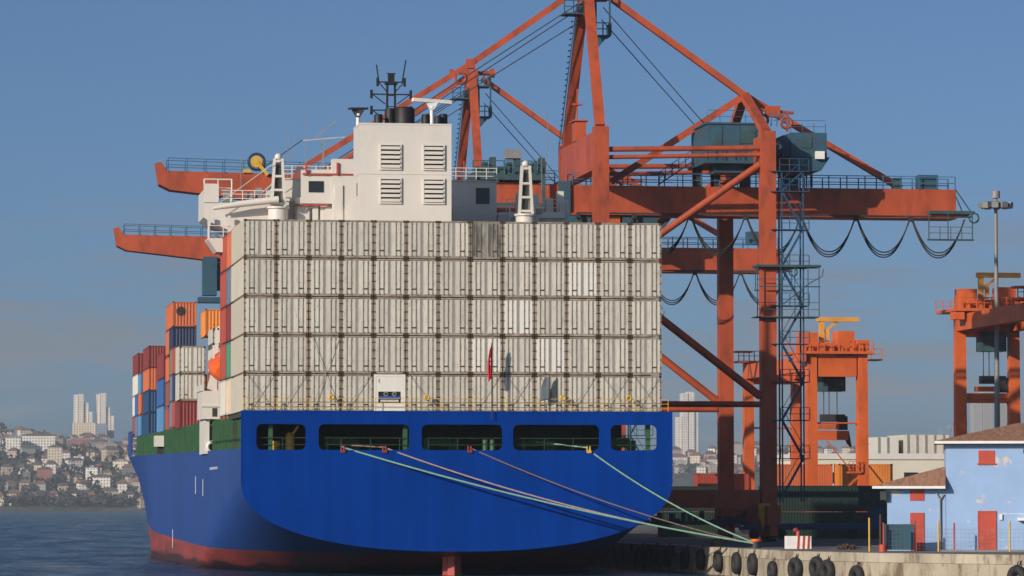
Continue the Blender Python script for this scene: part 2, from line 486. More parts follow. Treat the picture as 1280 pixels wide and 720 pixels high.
# stained concrete coping along the quay edge
cp = MB()
for i in range(len(QE) - 1):
    a = Vector((*QE[i], 0)); c = Vector((*QE[i + 1], 0)); d = (c - a).normalized(); nrm = Vector((-d.y, d.x, 0))
    if nrm.x > 0 and i < 3: nrm = nrm
    inn = Vector((d.y, -d.x, 0)) * -1
    inn = inn if (inn.x > 0 or inn.y > 0) else -inn
    p = [a - inn * .06, c - inn * .06, c + inn * 1.3, a + inn * 1.3]
    cp.add([(v.x, v.y, 2.06) for v in p] + [(v.x, v.y, 1.45) for v in p], [(0, 1, 2, 3), (0, 4, 5, 1), (1, 5, 6, 2), (2, 6, 7, 3), (3, 7, 4, 0)])
o = cp.build('quay_coping', mat('weathered_coping', (.40, .35, .27), .85, .28, .3, (1, 1, .35), (.10, .055, .03), .85, (.50, .64), .9, bump=.4)); o['kind'] = 'structure'
# crane rails let into the quay
rl = MB()
for x in (59.6, 74.7):
    rl.box(x - .06, x + .06, 280, 560, 2.0, 2.04)
o = rl.build('crane_rail', M['steel_grey']); o['kind'] = 'structure'


# hills across the water
def ground(x, y):
    d = (y - 4040) / 620
    if d <= 0: return -2.0
    s = min(1, d) ** .8
    s = s * s * (3 - 2 * s) * .35 + s * .65
    hgt = 74 + 7 * math.sin(x * .006 + 1) + 4 * math.sin(x * .021) - 16 * (1 / (1 + math.exp(-(x - 520) / 80)))
    return 1.5 + s * hgt + (2.5 * math.sin(x * .031 + y * .02) * min(1, d * 3))


hm = MB()
xs = [-900 + 40 * i for i in range(90)]
ys = [4030, 4040, 4055] + [4080 + 40 * i for i in range(26)] + [5300, 5700, 6300]
vs = [(x, y, ground(x, y)) for y in ys for x in xs]
nx = len(xs)
fs = [(j * nx + i, j * nx + i + 1, (j + 1) * nx + i + 1, (j + 1) * nx + i) for j in range(len(ys) - 1) for i in range(nx - 1)]
hm.add(vs, fs, 0, True)
o = hm.build('hills', mat('winter_hillside', (.055, .052, .038), .95, .4, .03, dirt=(.12, .10, .08), dirt_amt=.6, dirt_pos=(.5, .65), dirt_scale=.06)); o['kind'] = 'structure'

# ------------------------------------------------------------------ container ship
SX, SY = 39.5, 294.0
ship = empty('container_ship', (SX, SY, 0))
tag(ship, 'huge blue hulled container ship seen from its flat stern, moored at the quay', 'ship')


def trim(y): return .0085 * y


def section(y):
    """(z_bottom, z_turn, half beam at deck, half beam low, exponent, deck height)"""
    def lerp(tab, y):
        for (a, va), (b_, vb) in zip(tab, tab[1:]):
            if y <= b_:
                u = max(0, (y - a) / (b_ - a)); return va + (vb - va) * u
        return tab[-1][1]
    zb = lerp([(0, 1.8), (6, .95), (14, -.5), (22, -2), (260, -2)], y)
    zt = lerp([(0, 7.0), (6, 6.5), (14, 5.6), (24, 4.2), (40, 1.0), (60, -1.5), (260, -1.5)], y)
    B = lerp([(0, 16.1), (165, 16.1), (192, 13.5), (212, 11.6), (232, 7.9), (246, 4.0), (254, .3)], y)
    Bl = lerp([(0, 16.1), (115, 16.1), (150, 14.0), (170, 11.8), (195, 8.0), (220, 3.8), (240, .3), (254, .25)], y)
    dz = 9.4 + trim(y) + (3.0 if y > 214 else 0)
    return zb, zt, B, Bl, 2.3, dz


hull = MB()
stations = [0, 2, 4, 6, 9, 12, 15, 18, 22, 27, 33, 40, 50, 60, 75, 90, 115, 135, 150, 170, 192, 205, 213.9, 214.1, 222, 232, 240, 246, 254]
NP = 15
rings = []
for y in stations:
    zb, zt, B, Bl, p, dz = section(y)
    ring = []
    for i in range(NP):          # curved bottom from the keel to the turn
        a = i / (NP - 1) * math.pi / 2
        xx = math.sin(a) ** (2 / p); zz = 1 - math.cos(a) ** (2 / p) if a < math.pi / 2 - 1e-6 else 1.0
        ring.append((xx * Bl, zb + (zt - zb) * zz))
    for q in (.2, .4, .6, .8, 1.0):
        z = zt + (dz - zt) * q
        ring.append((Bl + (B - Bl) * q ** 1.6, z))
    rings.append((y, ring))
m_ = NP + 5
vs = []
for y, ring in rings:
    for x, z in ring: vs.append((-x, y, z))
for y, ring in rings:
    for x, z in ring: vs.append((x, y, z))
fs = []
half = len(rings) * m_
for j in range(len(rings) - 1):
    for i in range(m_ - 1):
        fs.append((j * m_ + i, (j + 1) * m_ + i, (j + 1) * m_ + i + 1, j * m_ + i + 1))
        fs.append((half + j * m_ + i, half + j * m_ + i + 1, half + (j + 1) * m_ + i + 1, half + (j + 1) * m_ + i))
hull.add(vs, fs, 0, True)
ho = hull.build('hull', M['hull'], ship, fix=False)

# transom with five rounded openings
import bmesh
def rrect(x0, x1, z0, z1, r, n=6):
    pts = []
    for cx, cz, a0 in ((x1 - r, z1 - r, 0), (x0 + r, z1 - r, 90), (x0 + r, z0 + r, 180), (x1 - r, z0 + r, 270)):
        for i in range(n + 1):
            a = R(a0 + 90 * i / n)
            pts.append((cx + r * math.cos(a), cz + r * math.sin(a)))
    return pts


TOP = 12.1
OPEN = [(-15.0, -11.35), (-10.4, -3.65), (-2.75, 3.3), (4.1, 10.6), (11.45, 14.95)]
zb, zt, B, Bl, p, dz = section(0)
outl = []
for i in range(25):
    a = (i / 24) * math.pi / 2
    outl.append((B * math.sin(a) ** (2 / p), zb + (zt - zb) * (1 - max(0, math.cos(a)) ** (2 / p))))
outl = outl + [(B, 9.4), (B, TOP)]
outline = [(-x, z) for x, z in outl[::-1]] + outl[1:]
bm = bmesh.new()
edges = []
for loop in [outline] + [rrect(a, c, 9.3, 11.2, .42) for a, c in OPEN]:
    vv = [bm.verts.new((x, 0, z)) for x, z in loop]
    for i in range(len(vv)):
        edges.append(bm.edges.new((vv[i], vv[(i + 1) % len(vv)])))
bmesh.ops.triangle_fill(bm, edges=edges, use_beauty=True)
for f in bm.faces:
    f.normal_update()
    if f.normal.y > 0: f.normal_flip()
me = bpy.data.meshes.new('transom'); bm.to_mesh(me); bm.free()
me.materials.append(M['transom'])
tr = bpy.data.objects.new('transom', me); COL.objects.link(tr); tr.parent = ship
md = tr.modifiers.new('plate', 'SOLIDIFY'); md.thickness = .22; md.offset = -1

# upper deck over the mooring deck, mooring deck itself, bulkhead, side openings
ud = MB().box(-16.0, 16.0, .25, 13.2, 11.75, 12.08)
ud.build('poop_deck', M['deck_dark'], ship)
mdk = MB().box(-15.9, 15.9, .25, 12.9, 9.0, 9.2)
mdk.box(-15.9, 11.0, 10.5, 10.8, 9.2, 11.75)
mdk.build('mooring_deck', M['deck_dark'], ship)
side = MB()
for sx in (-1,):
    side.box(sx * 15.3 - .1, sx * 15.3 + .1, 2.2, 12.9, 9.2, 11.75)
side.build('side_plating', M['green'], ship)
# plain main deck and long green hatch coaming
dk = MB()
ysd = [13, 60, 110, 170, 192, 212, 214]
vs = []; fs = []
for i, y in enumerate(ysd):
    s_ = section(min(y, 213.9))
    vs += [(-s_[2] + .05, y, s_[5] - .25), (s_[2] - .05, y, s_[5] - .25)]
for i in range(len(ysd) - 1): fs.append((2 * i, 2 * i + 1, 2 * i + 3, 2 * i + 2))
dk.add(vs, fs)
vs = []
ys2 = [214, 222, 232, 240, 246, 253]
for y in ys2:
    s_ = section(y + .2); vs += [(-s_[2] + .05, y + .2, s_[5] - .9), (s_[2] - .05, y + .2, s_[5] - .9)]
dk.add(vs, [(2 * i, 2 * i + 1, 2 * i + 3, 2 * i + 2) for i in range(len(ys2) - 1)])
dk.build('main_deck', M['green'], ship)


def edge_x(y):
    """port edge of the container stacks (negative x) at local y"""
    if y < 60: return -15.7
    if y < 110: return -15.3
    if y < 150: return -14.6
    if y < 190: return -13.6
    return -12.6


hc = MB()
segs = [(13.2, 60), (60, 110), (110, 150), (150, 190), (190, 220)]
for a, c in segs:
    x = edge_x(a + 1) + 1.1
    za = 9.1 + trim(a); zc = 9.1 + trim(c)
    hc.add([(x, a, za), (-x, a, za), (-x, c, zc), (x, c, zc), (x, a, 12.0 + trim(a)), (-x, a, 12.0 + trim(a)), (-x, c, 12.0 + trim(c)), (x, c, 12.0 + trim(c))],
           [(0, 3, 2, 1), (4, 5, 6, 7), (0, 1, 5, 4), (1, 2, 6, 5), (2, 3, 7, 6), (3, 0, 4, 7)])
hc.build('hatch_coaming', M['green'], ship)
stb = MB().box(-.14, .14, -.18, .18, 0, 2.66)
stb.box(-.3, .3, -.1, .1, 2.2, 2.4)
st0 = stb.build('stanchion', M['green_bright'], ship)
yy = 1.2; first = True; rnd = random.Random(5)
while yy < 208:
    o = st0 if first else st0.copy()
    if not first: COL.objects.link(o); o.parent = ship
    o.location = (edge_x(yy) + .1, yy, 9.2 + trim(yy)); first = False
    yy += 3.3
# cross beams and pipes along the side deck
sdp = MB()
for a, c in segs:
    x = edge_x(a + 1) + .3
    for dz_ in (.9, 1.75):
        sdp.beam((x, a, 9.3 + trim(a) + dz_), (x, c, 9.3 + trim(c) + dz_), .09, .09)
sdp.beam((-15.9, 2, 10.2), (-15.9, 40, 10.5), .06, .06)
sdp.build('side_rail', M['green'], ship)
box = MB().box(-.7, .7, -1.0, 1.0, 1.0, 2.1)
box.box(-.4, .4, -.6, .6, 0, 1.0, 1)
o = box.build('deck_locker', [M['white'], M['steel_dark']], ship); o.location = (-15.3, 112, 9.2 + trim(112))

# starboard quarter posts inside the mooring deck, winches, fairleads
for x in (-13.9, -10.9, -3.9, 3.6, 10.9, 14.4):
    ps = MB().box(x - .16, x + .16, .6, .9, 9.2, 11.75); ps.build('deck_pillar', M['green_bright'], ship)
mr = MB()
railing(mr, (-15.2, .45, 9.2), (15.2, .45, 9.2), 1.0, 2.2, .03, (.5, 1.0))
mr.build('mooring_rail', M['green'], ship)


def winch(x, y, m):
    wq = MB()
    for dx in (-.9, .9):
        wq.box(x + dx - .1, x + dx + .1, y - .5, y + .5, 9.2, 10.3)
    wq.tube([(x - .9, y, 9.95), (x + .9, y, 9.95)], .38, 12)
    wq.box(x + 1.0, x + 1.5, y - .35, y + .35, 9.2, 10.1)
    return wq.build('mooring_winch', m, ship)


winch(-8.5, 4.0, M['green_bright']); winch(-1.0, 4.4, M['green_bright']); winch(6.4, 4.2, M['green_bright']); winch(12.4, 3.4, M['green_bright'])
wb = MB()
wb.tube([(-13.3, 2.6, 9.2), (-13.3, 2.6, 10.0)], .3, 10); wb.tube([(-12.3, 2.4, 9.2), (-12.3, 2.4, 10.2)], .36, 10)
wb.sphere((-12.3, 2.4, 10.3), .36, 10)
wb.beam((-12.3, 2.4, 10.2), (-11.7, 2.2, 11.1), .16)
wb.build('bollard_pair', M['yellow'], ship)
bb = MB()
for x in (2.2, 2.75):
    bb.tube([(x, 1.4, 9.2), (x, 1.4, 10.1)], .2, 10)
bb.build('bollard_pair', M['green_bright'], ship)
fl0 = None
for x, m in ((-8.6, 'red'), (-5.5, 'red'), (.85, 'red'), (9.8, 'yellow')):
    f_ = MB().box(x - .17, x + .17, -.12, .5, 9.1, 9.32)
    f_.tube([(x - .11, .1, 9.32), (x - .11, .1, 9.62)], .06, 8); f_.tube([(x + .11, .1, 9.32), (x + .11, .1, 9.62)], .06, 8)
    f_.build('roller_fairlead', M['yellow'] if m == 'yellow' else M['fair_red'], ship)

# rudder and horn below the counter
rd = MB()
rd.prism([(-.45, 2.6), (0, 2.2), (.45, 2.6), (.5, 5), (0, 7.0), (-.5, 5)], 'z', -2, 1.5)
rd.box(-.75, -.46, 3, 3.4, -2, 1.45); rd.box(.46, .62, 3, 3.4, -2, 1.45)
rd.build('rudder', mat('rudder_red_paint', (.40, .075, .055), .6, .25, .8, (1, 1, .4), (.16, .05, .04), .6), ship)
# stern rail, lockers and lifebuoys on the poop edge
sr = MB(); railing(sr, (-15.9, .5, 12.08), (15.9, .5, 12.08), 1.05, 2.4, .022, (.35, .7, 1.05)); sr.build('stern_rail', M['yellow'], ship)
gl = MB().box(-.38, .38, -.3, .3, 0, .95); gl.box(-.42, .42, -.34, .34, .95, 1.02)
gl0 = None
for x in (-11.6, -7.1, 7.1, 9.7, 10.25, 13.2):
    if gl0 is None: gl0 = o = gl.build('vent_box', M['green_bright'], ship)
    else: o = gl0.copy(); COL.objects.link(o); o.parent = ship
    o.location = (x, 1.6, 12.08)
lb = MB().torus((0, 0, 0), .17, .07, 'y', 16, 8)
lb0 = None
for x in (-9.4, -2.3, 7.9, 12.9):
    if lb0 is None: lb0 = o = lb.build('lifebuoy', M['yellow'], ship)
    else: o = lb0.copy(); COL.objects.link(o); o.parent = ship
    o.location = (x, .38, 13.2)
# draft marks, welded marks on the port quarter
for (y, z0, z1) in [(40, 6.0, 7.4), (49, 6.2, 7.7), (80, 1.3, 3.0)] + [(24 + i * 1.1, 8.1, 8.3) for i in range(8)]:
    MB().box(-16.125, -16.105, y, y + .3, z0, z1).build('draft_mark', M['trim_white'], ship)
# rubbing strip at the transom edge
ts = MB()
ts.box(-16.13, -16.0, -.02, .16, 6.8, 12.12); ts.box(16.0, 16.13, -.02, .16, 6.8, 12.12)
ts.box(-16.13, 16.13, -.03, .2, 12.1, 12.2)
ts.build('edge_trim', M['transom'], ship)

# ---- accommodation block, engine casing, bridge
cs = MB().box(-5.75, 1.45, 15.0, 19.6, 12.1, 34.9)
cso = cs.build('engine_casing', M['white'], ship)
for z0_, z1_ in ((31.0, 31.06), (34.88, 35.0)):
    MB().box(-5.78, 1.48, 14.96, 19.64, z0_, z1_).build('casing_seam', M['white'], cso)
lv = MB()
lv.box(-.8, .8, -.05, .06, 0, 1.9, 1)
for i in range(5):
    z = .12 + i * .36
    lv.prism([(-.02, z), (-.22, z - .03), (-.22, z + .05), (-.02, z + .24)], 'x', -.74, .74)
for a, c, d, e_ in ((-.86, .86, -.06, .06), (-.86, .86, 1.86, 1.96)): lv.box(a, c, -.12, .02, d, e_, 0)
for a in (-.86, .76): lv.box(a, a + .1, -.12, .02, .06, 1.86, 0)
lv0 = None
for x in (-3.35, .05):
    for z in (28.75, 31.4):
        if lv0 is None: lv0 = o = lv.build('louvre', [M['white'], M['black']], cso)
        else: o = lv0.copy(); COL.objects.link(o); o.parent = cso
        o.location = (x, 14.97, z)
lad = MB().box(-5.82, -5.76, 16.6, 16.9, 29.4, 30.4); lad.build('casing_hatch', M['steel_grey'], cso)
# exhaust pipes on the casing
for (x, y, r, h, seg) in ((-2.0, 17.0, .8, 1.55, 14), (-3.1, 17.5, .42, 1.5, 10), (-4.1, 16.8, .34, .95, 10), (-.35, 16.8, .34, 1.0, 10), (1.1, 17.3, .34, 1.1, 10), (.6, 16.7, .3, .9, 10)):
    e_ = MB().tube([(x, y, 34.9), (x, y, 34.9 + h * .9), (x, y, 34.9 + h)], [r, r, r * .85], seg)
    e_.build('exhaust_pipe', M['black'], cso)
# lattice signal mast
ms = MB()
mx_, my_ = -1.9, 27.0
for dx in (-.38, .38):
    ms.beam((mx_ + dx, my_, 32), (mx_ + dx * .8, my_, 39.4), .17)
for i in range(9):
    z = 33 + i * .9
    ms.beam((mx_ - .38, my_, z), (mx_ + .38, my_, z), .07)
for z, wd in ((35.9, 1.0), (37.2, 1.6), (38.5, 1.6), (39.5, 1.1)):
    ms.beam((mx_ - wd, my_, z), (mx_ + wd, my_, z), .1)
    for dx in (-wd, wd):
        ms.beam((mx_ + dx, my_, z - .35), (mx_ + dx, my_, z + .35), .2)
        ms.beam((mx_ + dx * .95, my_, z), (mx_ + dx * .3, my_, z - .8), .08)
ms.box(mx_ - .5, mx_ + .5, my_ - .4, my_ + .4, 39.3, 39.45); ms.box(mx_ - .25, mx_ + .25, my_ - .25, my_ + .25, 39.45, 40.2)
ms.beam((mx_ - 1.0, my_, 39.5), (mx_ - 1.2, my_, 40.9), .1); ms.beam((mx_ + .9, my_, 39.5), (mx_ + 1.2, my_, 41.3), .1)
ms.build('signal_mast', M['black'], ship)
# radar scanners
for (cx, cy, cz, ln, wdt, m, ang) in ((1.3, 26, 37.9, 3.2, .28, 'trim_white', .15), (-4.7, 26, 37.2, 1.5, .16, 'steel_dark', -.1)):
    rp_ = MB().tube([(cx, cy, 31.5), (cx, cy, cz - .5)], .16, 8); rp_.sphere((cx, cy, cz - .5), .26, 10, 0, (1, 1, .8))
    ro = rp_.build('radar_post', M['trim_white'], ship)
    sc_ = MB().beam((cx - ln / 2, cy - .3, cz + ang * .4), (cx + ln / 2, cy + .3, cz - ang * .4), .5, wdt)
    sc_.prism([(cx - .5, cz - .12), (cx + .5, cz - .12), (cx + .15, cz - .7), (cx - .15, cz - .7)], 'y', cy - .2, cy + .2)
    sc_.build('radar_scanner', M[m], ro)
ant = MB()
ant.beam((-5.7, 26.2, 34.9), (-9.0, 27.6, 34.7), .09); ant.beam((-8.2, 27.26, 34.7), (-6.4, 27, 36.3), .08); ant.beam((-7.4, 26.9, 31.4), (-7.4, 26.9, 34.8), .1)
ant.build('antenna_boom', M['steel_grey'], ship)
for x, z0, z1 in ((-14.0, 30.5, 33.5), (-10.2, 30.5, 36.5), (-8.8, 31, 36.9), (-7.4, 31, 35), (11.1, 31, 37.5), (10.6, 31, 34), (-9.9, 31, 34.4)):
    MB().beam((x, 28, z0), (x, 28, z1), .045).build('whip_antenna', M['steel_grey'], ship)
# accommodation house across the ship
ac = MB()
ac.box(-11.0, 6.6, 26.0, 40.0, 12.0, 31.4)
ac.box(-5.9, 1.2, 20.0, 26.0, 12.0, 29.0)
aco = ac.build('accommodation', M['white'], ship)
wg = MB()
wg.box(-6.9, -5.0, 24.8, 25.98, 28.8, 33.0); wg.box(-9.4, -6.91, 24.9, 25.98, 29.4, 32.1)
wg.build('upper_house', M['white'], ship)
wq = MB().box(-8.8, -7.6, 24.84, 24.92, 30.3, 31.2); wq.build('window', M['glass'], ship)
wq = MB().box(4.9, 6.0, 25.94, 25.99, 29.6, 30.9); wq.build('window', M['glass'], ship)
wq = MB().box(2.6, 6.8, 25.9, 40.1, 31.4, 31.5); wq.box(-11.2, 2.59, 25.9, 40.1, 31.4, 31.5); wq.build('roof_deck', M['grey'], ship)
# bridge wing (port): sloped underside, bulwark, stair frame and lower balcony
bw = MB()
bw.prism([(-17.2, 28.2), (-16.6, 27.8), (-13.8, 26.6), (-11.0, 26.6), (-11.0, 29.4), (-17.2, 29.4)], 'y', 25.0, 31.0)
bw.box(-17.2, -17.05, 25.0, 31.0, 29.4, 30.4); bw.box(-17.2, -16.0, 24.9, 25.0, 29.4, 30.9)
bwo = bw.build('bridge_wing', M['white'], ship)
bf = MB()
for x in (-17.1, -14.9):
    bf.tube([(x, 25.6, 29.4), (x, 25.6, 31.35)], .07, 6)
bf.tube([(-17.1, 25.6, 31.3), (-14.9, 25.6, 31.3)], .07, 6); bf.tube([(-17.1, 25.6, 30.6), (-14.9, 25.6, 30.6)], .05, 6)
bf.tube([(-16.0, 25.6, 31.3), (-16.0, 25.6, 30.6)], .05, 6)
railing(bf, (-16, 25.1, 29.4), (-11.2, 25.1, 29.4), 1.0, .9, .035, (.35, .7, 1.0))
bf.build('wing_rail', M['white'], bwo)
bd = MB()
bd.box(-16.9, -11.0, 25.6, 30.0, 29.4, 29.5)
for x, y, z in ((-16.3, 27, .8), (-15.2, 27.5, 1.0), (-13.4, 26.8, .9), (-12.6, 27.2, 1.3), (-12.0, 27.0, .7)):
    bd.box(x - .25, x + .25, y, y + .5, 29.5, 29.5 + z)
bd.build('wing_instruments', M['steel_grey'], bwo)
bl = MB()
bl.prism([(-16.9, 26.4), (-16.2, 25.4), (-13.5, 25.2), (-11.0, 25.2), (-11.0, 26.5), (-16.9, 26.5)], 'y', 24.2, 27.5)
for x in (-16.8, -15.2):
    bl.box(x - .12, x + .12, 24.3, 24.5, 26.5, 28.3)
railing(bl, (-16.8, 24.25, 26.5), (-11.2, 24.25, 26.5), 1.0, 1.1, .035, (.5, 1.0))
bl.build('lower_balcony', M['white'], ship)
# provision cranes
def deck_crane(x, y, z, name):
    c = MB()
    c.tube([(x, y, z - 3), (x, y, z + .2)], .8, 14); c.tube([(x, y, z + .2), (x, y, z + .35)], .95, 14)
    c.prism([(x - .5, z + .35), (x + .5, z + .35), (x + .3, z + 4.0), (x - .3, z + 4.0)], 'y', y + .15, y + .3)
    for dx in (-1, 1):
        c.prism([(x + dx * .52 - .1, z + .35), (x + dx * .52 + .1, z + .35), (x + dx * .3 + .1, z + 4.2), (x + dx * .3 - .1, z + 4.2)], 'y', y - .3, y + .15)
    for zz in (.5, 1.6, 2.7, 3.9):
        c.box(x - .42 + .04 * zz, x + .42 - .04 * zz, y - .29, y + .14, z + zz, z + zz + .18)
    c.sphere((x, y, z + 4.35), .3, 10)
    o = c.build(name, M['white'], ship)
    for zz in (.75, 1.85, 2.95):
        MB().box(x - .2, x + .2, y - .05, y + .13, z + zz, z + zz + .75).build('access_opening', M['steel_dark'], o)
    MB().box(x + .9, x + 1.3, y - .3, y + .3, z + .4, z + .8).build('winch', M['steel_dark'], o)
    return o


c1 = deck_crane(-11.3, 24.3, 28.7, 'provision_crane')
c2 = deck_crane(8.05, 19.9, 28.0, 'provision_crane')
jb = MB().tube([(-11.3, 23.8, 29.6), (-14.5, 23.9, 29.2), (-16.5, 24.0, 28.85)], [.3, .26, .14], 10)
jb.beam((-11.3, 23.8, 32.8), (-16.4, 24, 29.0), .04)
jb.build('jib', M['white'], c1)
cl = MB()
rr_ = random.Random(3)
for i in range(16):
    x = -11 + rr_.random() * 5; z = 27.5
    hgt = 1.2 + rr_.random() * 2.2
    MB().box(x, x + .25 + rr_.random() * .6, 24.5 + rr_.random(), 25.8, z, z + hgt).build('deck_vent', M['white'], ship)
for i in range(12):
    x = 8 + rr_.random() * 4; hgt = .5 + rr_.random() * 1.6
    MB().box(x, x + .25 + rr_.random() * .5, 24.5 + rr_.random(), 26.2, 28.0, 28.6 + hgt).build('deck_vent', M['white'], ship)
cl = MB()
cl.box(6.7, 12.2, 24.9, 30, 12, 28.9)
cl.build('starboard_house', M['grey'], ship)
for p_, q_, h_, st_, rr2, rs_ in (((2.6, 22.8, 28.0), (7.2, 22.8, 28.0), 1.1, 1.4, .06, (.55, 1.1)), ((-11.0, 26.0, 31.5), (-5.2, 26.0, 31.5), 1.0, .9, .035, (.35, .7, 1.0)),
                               ((1.6, 26.0, 31.5), (6.6, 26.0, 31.5), 1.0, .9, .035, (.35, .7, 1.0)), ((7.2, 24.6, 28.9), (12.2, 24.6, 28.9), 1.0, .8, .03, (.35, .7, 1.0))):
    rg = MB(); railing(rg, p_, q_, h_, st_, rr2, rs_); rg.build('upper_rail', M['white'], ship)
fl_ = MB().box(7.4, 12, 24.6, 27, 28.4, 28.9); fl_.build('boat_deck', M['white'], ship)
for z, (x0, x1) in ((29.2, (-9.9, -7.2)), (31.7, (-9.3, -5.2))):
    MB().box(x0, x1, 24.7, 24.95, z, z + .12).build('fire_pipe', M['red'], ship)
for x in (-6.5, -9.0):
    MB().box(x - .07, x + .07, 24.6, 24.8, 31.7, 32.7).build('fire_pipe', M['red'], ship)
MB().box(-5.06, -4.98, 24.7, 24.78, 29.3, 32.0).build('fire_pipe', M['red'], ship)
# boarding tower on the port side
sh = MB()
sh.box(-16.35, -15.95, 35.0, 41, 9.45, 12.3)
sh.box(-16.6, -15.15, 34.6, 40.0, 12.3, 14.6)
sh.box(-15.5, -15.15, 35.0, 40, 9.45, 12.3)
sh.prism([(-16.1, 14.6), (-15.2, 14.6), (-15.55, 16.2), (-15.7, 16.2)], 'y', 36, 37)
sh.beam((-15.6, 35.5, 16.0), (-15.6, 35.5, 18.4), .16)
sh.box(-16.7, -15.1, 34.5, 34.6, 13.3, 13.45); sh.box(-16.7, -16.6, 34.5, 40, 14.6, 15.1)
sh.build('boarding_station', M['white'], ship)
shd = MB().box(-15.95, -15.5, 35.2, 38, 9.5, 11.9); shd.box(-15.75, -15.35, 34.57, 34.598, 12.5, 13.2); shd.build('boarding_door', M['steel_dark'], ship)
th = MB().torus((-15.7, 34.8, 10.0), .42, .13, 'y', 16, 8); th.build('lifebuoy', M['trim_white'], ship)
fs_ = MB().box(-13.0, -12.85, 213.5, 222, 11.5, 14.6); fs_.build('bow_bulwark', M['hull'], ship)

# lifeboat in its davit: a thing of its own
lbt = MB()
prof = [(0, .7), (.5, 1.05), (2, 1.25), (5, 1.3), (7, 1.0), (8, .2)]
vs = []; fs = []
NS = 14
for y, r_ in prof:
    for i in range(NS):
        a = 2 * math.pi * i / NS
        x = math.cos(a) * r_ * (1 - .45 * max(0, math.sin(a))); z = math.sin(a) * r_ * (1.45 if math.sin(a) > 0 else .75)
        vs.append((x, y, z))
for j in range(len(prof) - 1):
    for i in range(NS): fs.append((j * NS + i, j * NS + (i + 1) % NS, (j + 1) * NS + (i + 1) % NS, (j + 1) * NS + i))
lbt.add(vs, fs, 0, True); lbt.add(vs[:NS], [tuple(range(NS))]); lbt.add(vs[-NS:], [tuple(range(NS))])
lbt.box(-.5, .5, 2.0, 4.0, 1.1, 1.75)
lo = empty('lifeboat', (24.5, 326, 16.0)); lo.rotation_euler = (R(8), R(22), 0)
lbt.build('boat_hull', M['orange'], lo)
wn = MB()
for y in (2.3, 3.2): wn.box(-.53, -.49, y, y + .5, 1.25, 1.6)
wn.build('window', M['glass'], lo)
tag(lo, 'bright orange enclosed lifeboat hanging at the ship side above a white boarding station', 'lifeboat')
for y in (33.5, 39.5):
    dv = MB(); dv.beam((-15.2, y, 14.2), (-15.0, y, 20.0), .3); dv.beam((-15.0, y, 20.0), (-13, y, 19.5), .3)
    dv.build('lifeboat_davit', M['white'], ship)

# ------------------------------------------------------------------ containers
CWID = 2.36


def mk_reefer_parts(width, H, Ln, bodymat, doormat, name='reefer_container'):
    """door-end view: frame, two doors with lock rods. origin = centre of the aft base edge"""
    t = empty(name, (0, 0, 0))
    w2 = width / 2
    bd = MB()
    bd.box(-w2, w2, .10, Ln, .12, H - .02, 0)
    bd.build('body', bodymat, t)
    fr = MB()
    for sx in (-1, 1):
        fr.box(min(sx * w2, sx * (w2 - .075)), max(sx * w2, sx * (w2 - .075)), 0, .16, .17, H - .17, 0)
    fr.box(-w2 + .085, w2 - .085, .0, .14, 0.02, .14, 0); fr.box(-w2 + .085, w2 - .085, .0, .14, H - .11, H - .02, 0)
    for sx in (-1, 1):
        for z in (0, H - .17):
            a, c = sorted((sx * (w2 + .006), sx * (w2 - .18)))
            fr.box(a, c, -.012, .18, z, z + .17, 1)
    fr.build('frame', [M['rust_frame'], M['casting']], t)
    lw = w2 - .10
    dz0, dz1 = .15, H - .12
    for sx in (-1, 1):
        d = MB()
        # three raised panels with dark grooves between them
        a, c = sorted((sx * .015, sx * lw))
        d.box(a, c, .05, .10, dz0, dz1, 1)
        cuts = [.12, .42, .475, .76, .815, lw - .012]
        for q in range(0, 6, 2):
            a, c = sorted((sx * cuts[q], sx * cuts[q + 1]))
            d.box(a, c, .02, .052, dz0 + .05, dz1 - .05, 0)
        for z in (.5, 1.1, 1.7, 2.3):      # hinges on the outer edge
            a, c = sorted((sx * (lw - .02), sx * (lw + .10)))
            d.box(a, c, -.012, .05, z, z + .09, 2)
        do = d.build('door', [doormat, M['gasket'], M['casting']], t)
        for xr in (.447, .787):
            r_ = MB()
            r_.tube([(sx * xr, -.02, dz0), (sx * xr, -.02, dz1)], .019, 6)
            for z in (.22, 1.0, 1.9, H - .3):
                r_.box(sx * xr - .045, sx * xr + .045, -.04, .02, z, z + .06, 0)
            a, c = sorted((sx * xr, sx * (xr - .16 if xr > .6 else xr + .14)))
            r_.box(a, c, -.05, -.02, .55, .63, 1)
            r_.build('lock_rod', [M['rod'], M['casting']], do)
    return t


